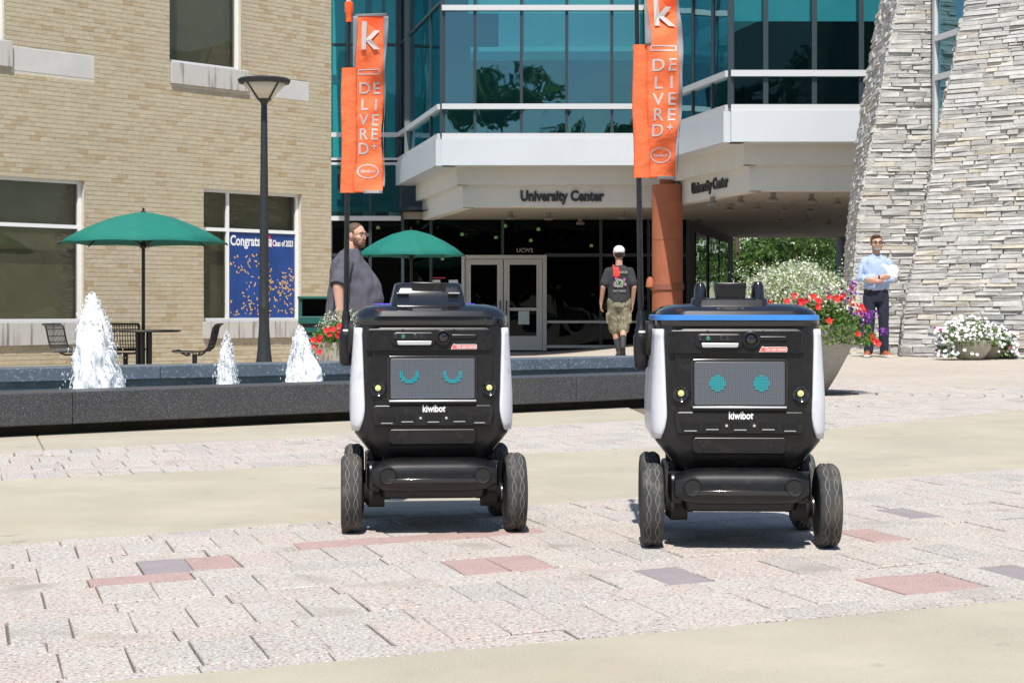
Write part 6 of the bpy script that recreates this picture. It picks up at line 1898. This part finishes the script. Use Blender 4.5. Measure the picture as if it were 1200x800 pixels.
br = MB(); br.ell(pl(0, 0.117, 0.022), (0.035, 0.010, 0.016), HM, 12, 8); br.build('cap_opening', 'hair_dark', cap_o, smooth=180)
sh = MB()
torso(sh, [(0, 0.0, 0.885, 0.178, 0.128), (0, 0, 0.98, 0.180, 0.128), (0, 0, 1.12, 0.182, 0.128), (0, 0, 1.28, 0.196, 0.128), (0, 0.004, 1.39, 0.200, 0.110), (0, 0.002, 1.44, 0.150, 0.088), (0, 0, 1.475, 0.075, 0.068)])
for A in arms:
    q = Vector(A[0]) + (Vector(A[1]) - Vector(A[0])) * 0.72
    limb(sh, [A[0], q], [0.070, 0.078])
shirt = remeshed(sh, 'shirt', 'shirt_black', man, 0.011, 3, (12, 0.008))
tr = MB()
torso(tr, [(0, 0, 0.80, 0.165, 0.12), (0, 0, 0.91, 0.168, 0.122)])
for a, b_, c in legs:
    e = Vector(b_) + (Vector(c) - Vector(b_)) * 0.12
    limb(tr, [Vector(a) - Vector((0, 0, 0.03)), Vector(a) * 0.45 + Vector(b_) * 0.55, e], [0.105, 0.105, 0.098])
tr.box((0.19, 0.0, 0.62), (0.04, 0.13, 0.16)); tr.box((-0.18, 0.0, 0.62), (0.04, 0.13, 0.16))
remeshed(tr, 'shorts', 'camouflage', man, 0.012, 3, (14, 0.008))
sk = MB()
for a, b_, c in legs:
    b_, c = Vector(b_), Vector(c); limb(sk, [c + (b_ - c) * 0.45, c], [0.054, 0.044])
remeshed(sk, 'socks', 'shoe_dark', man, 0.012)
shoe(man, (0.005, -0.05, 0.0), R(0), 'shoe_dark', 'sole_white'); shoe(man, (-0.045, 0.27, 0.075), R(0), 'shoe_dark', 'shoe_dark', R(55))
# print on the back, towel on the shoulder
pr = MB()
rn = random.Random(12)
def back(x, z): return Vector((x, 0.146 - 0.03 * (x / 0.16) ** 2, z))
put_text(pr, 'NOT DEAD', 0.040, lambda x, y, d: back(-x, 1.06 + y), 0.001)
put_text(pr, 'GOOD', 0.045, lambda x, y, d: back(-x - 0.06, 1.36 + y), 0.002)
for i in range(26):
    a = 2 * math.pi * i / 26; r_ = rn.uniform(0.05, 0.095)
    c = (r_ * math.cos(a), 1.19 + r_ * 0.85 * math.sin(a)); s = rn.uniform(0.010, 0.022)
    pr.add([back(c[0] + s * x, c[1] + s * z) for x, z in ((-1, -0.6), (0.5, -1), (1, 0.6), (-0.5, 1))], [(0, 1, 2, 3)])
pr.build('shirt_print', 'beard_grey', shirt)['kind'] = 'stuff'
pr = MB()
for i in range(9):
    c = (rn.uniform(-0.05, 0.05), 1.19 + rn.uniform(-0.05, 0.05)); s = rn.uniform(0.012, 0.02)
    pr.add([back(c[0] + s * x, c[1] + s * z) + Vector((0, 0.002, 0)) for x, z in ((-1, -0.6), (0.5, -1), (1, 0.6), (-0.5, 1))], [(0, 1, 2, 3)])
pm('print_green', (0.12, 0.35, 0.16), 0.7); pm('print_violet', (0.42, 0.12, 0.36), 0.7)
pr.build('shirt_print', 'print_green', shirt)['kind'] = 'stuff'
pr = MB()
for c in ((-0.075, 1.25), (0.08, 1.17), (-0.09, 1.16), (0.06, 1.26)):
    s = 0.02; pr.add([back(c[0] + s * x, c[1] + s * z) + Vector((0, 0.003, 0)) for x, z in ((-1, -0.6), (0.5, -1), (1, 0.6), (-0.5, 1))], [(0, 1, 2, 3)])
pr.build('shirt_print', 'print_violet', shirt)['kind'] = 'stuff'
tw = MB()
rows = []
for i in range(12):
    t = i / 11
    y = -0.11 + 0.27 * t if t < 0.55 else 0.125 + 0.03 * (t - 0.55); z = 1.475 - 0.02 * abs(t - 0.3) * 4 if t < 0.55 else 1.44 - (t - 0.55) * 0.36
    rows.append([(0.075 + 0.055 * (k / 5 - 0.5) * (1.0 + 0.9 * t) - 0.03 * t, y + 0.012 * math.sin(k * 2.2 + t * 3), z + 0.008 * math.sin(k * 1.7)) for k in range(6)])
tw.loft(rows, cap=False, closed=False); tw.build('shoulder_towel', 'towel_red', man, smooth=180, solid=0.015)
for ch in (man,): ch.scale = (S_, S_, S_)

# ------------------------------------------------------------ trees
def tree(pos, h, r, label, seed, leaves=9000, size=0.10, group='trees beyond the passage', crown0=0.32, limbs=7):
    rn = random.Random(seed)
    o = thing('tree', pos, rn.uniform(0, 6), label, 'tree', group)
    tk = MB(); th = h * crown0
    tk.tube([(0, 0, -0.1), (0.02 * h, 0, th * 0.6), (0.0, 0.02 * h, th), (0.03 * h, 0, h * 0.62), (0.02 * h, 0.0, h * 0.85)], [0.032 * h, 0.022 * h, 0.018 * h, 0.010 * h, 0.004 * h], 9)
    clumps = []
    for i in range(limbs * 3):
        a = i * 2.399 + rn.uniform(-.3, .3); t = rn.uniform(0.0, 1.0)
        z = h * (crown0 + 0.02 + (0.93 - crown0) * t)
        rr = r * math.sin(math.pi * (0.16 + 0.78 * t)) * rn.uniform(0.45, 1.0)
        c = Vector((rr * math.cos(a), rr * math.sin(a), z))
        clumps.append((c, r * rn.uniform(0.24, 0.42)))
        if i % 2 == 0: tk.tube([(0.01 * h, 0, max(th * 0.8, z - rr * 0.7)), c * 0.55 + Vector((0, 0, z * 0.42)), c], [0.009 * h, 0.006 * h, 0.002 * h], 6)
    tk.build('trunk', 'bark', o, smooth=60)
    lf = MB(); clumps = clumps + [] if size < 0.2 else clumps + [(Vector((0, 0, h * (crown0 + 0.1 * k))), r * 0.4) for k in range(1, 6)]
    for i in range(leaves):
        c, cr = rn.choice(clumps)
        while True:
            p = Vector((rn.uniform(-1, 1), rn.uniform(-1, 1), rn.uniform(-1, 1)))
            if 0.35 < p.length < 1: break
        p = c + Vector((p.x * cr, p.y * cr, p.z * cr * 0.72))
        leaf_quad(lf, p, size * rn.uniform(0.7, 1.4), rn, 0.6)
    lo = lf.build('crown', 'leaf_tree', o)
    return o
for i, (x, d, h, r, lab) in enumerate([(868, 66, 7.0, 2.3, 'bright leafy tree just inside the left of the passage opening'), (905, 78, 9.5, 3.4, 'darker tree in the middle of the passage opening, behind the frothy flowers'),
                                     (950, 70, 8.2, 2.7, 'tree with thick dark trunk right of the passage middle'), (985, 62, 7.4, 2.6, 'sunlit green tree at the right of the passage opening'), (925, 100, 12, 5.0, 'farthest tree seen through the passage')]):
    p = at(x, 0, d); tree((p.x, d, gz(p.x, d)), h, r, lab, 40 + i, leaves=2600, size=0.12, crown0=0.16 if i in (2, 3) else 0.22)
# trees behind the viewer that the glass fronts mirror
for i, (x, y, h, r, lab) in enumerate([(0.5, -26, 14.0, 5.2, 'tall tree mirrored in the middle panes over the entrance'), (19, -30, 17, 6.5, 'dense tree mirrored in the dark panes of the right-hand bay'), (28, -26, 18, 7, 'second dense tree mirrored at the right end of the bay'), (-13, -42, 12, 5, 'low tree mirrored in the left wing glass'), (11, -40, 14, 5, 'tree mirrored behind the right-hand flag'), (-5.0, -37, 11.5, 4.5, 'low bushy tree mirrored left of the tall one'), (5.2, -33, 12.0, 4.8, 'bushy tree mirrored right of the tall one')]):
    tree((x, y, -0.1), h, r, lab, 60 + i, leaves=6500, size=0.24, group='trees mirrored in the glass', crown0=0.12)
bpy.data.scenes.remove(bench)
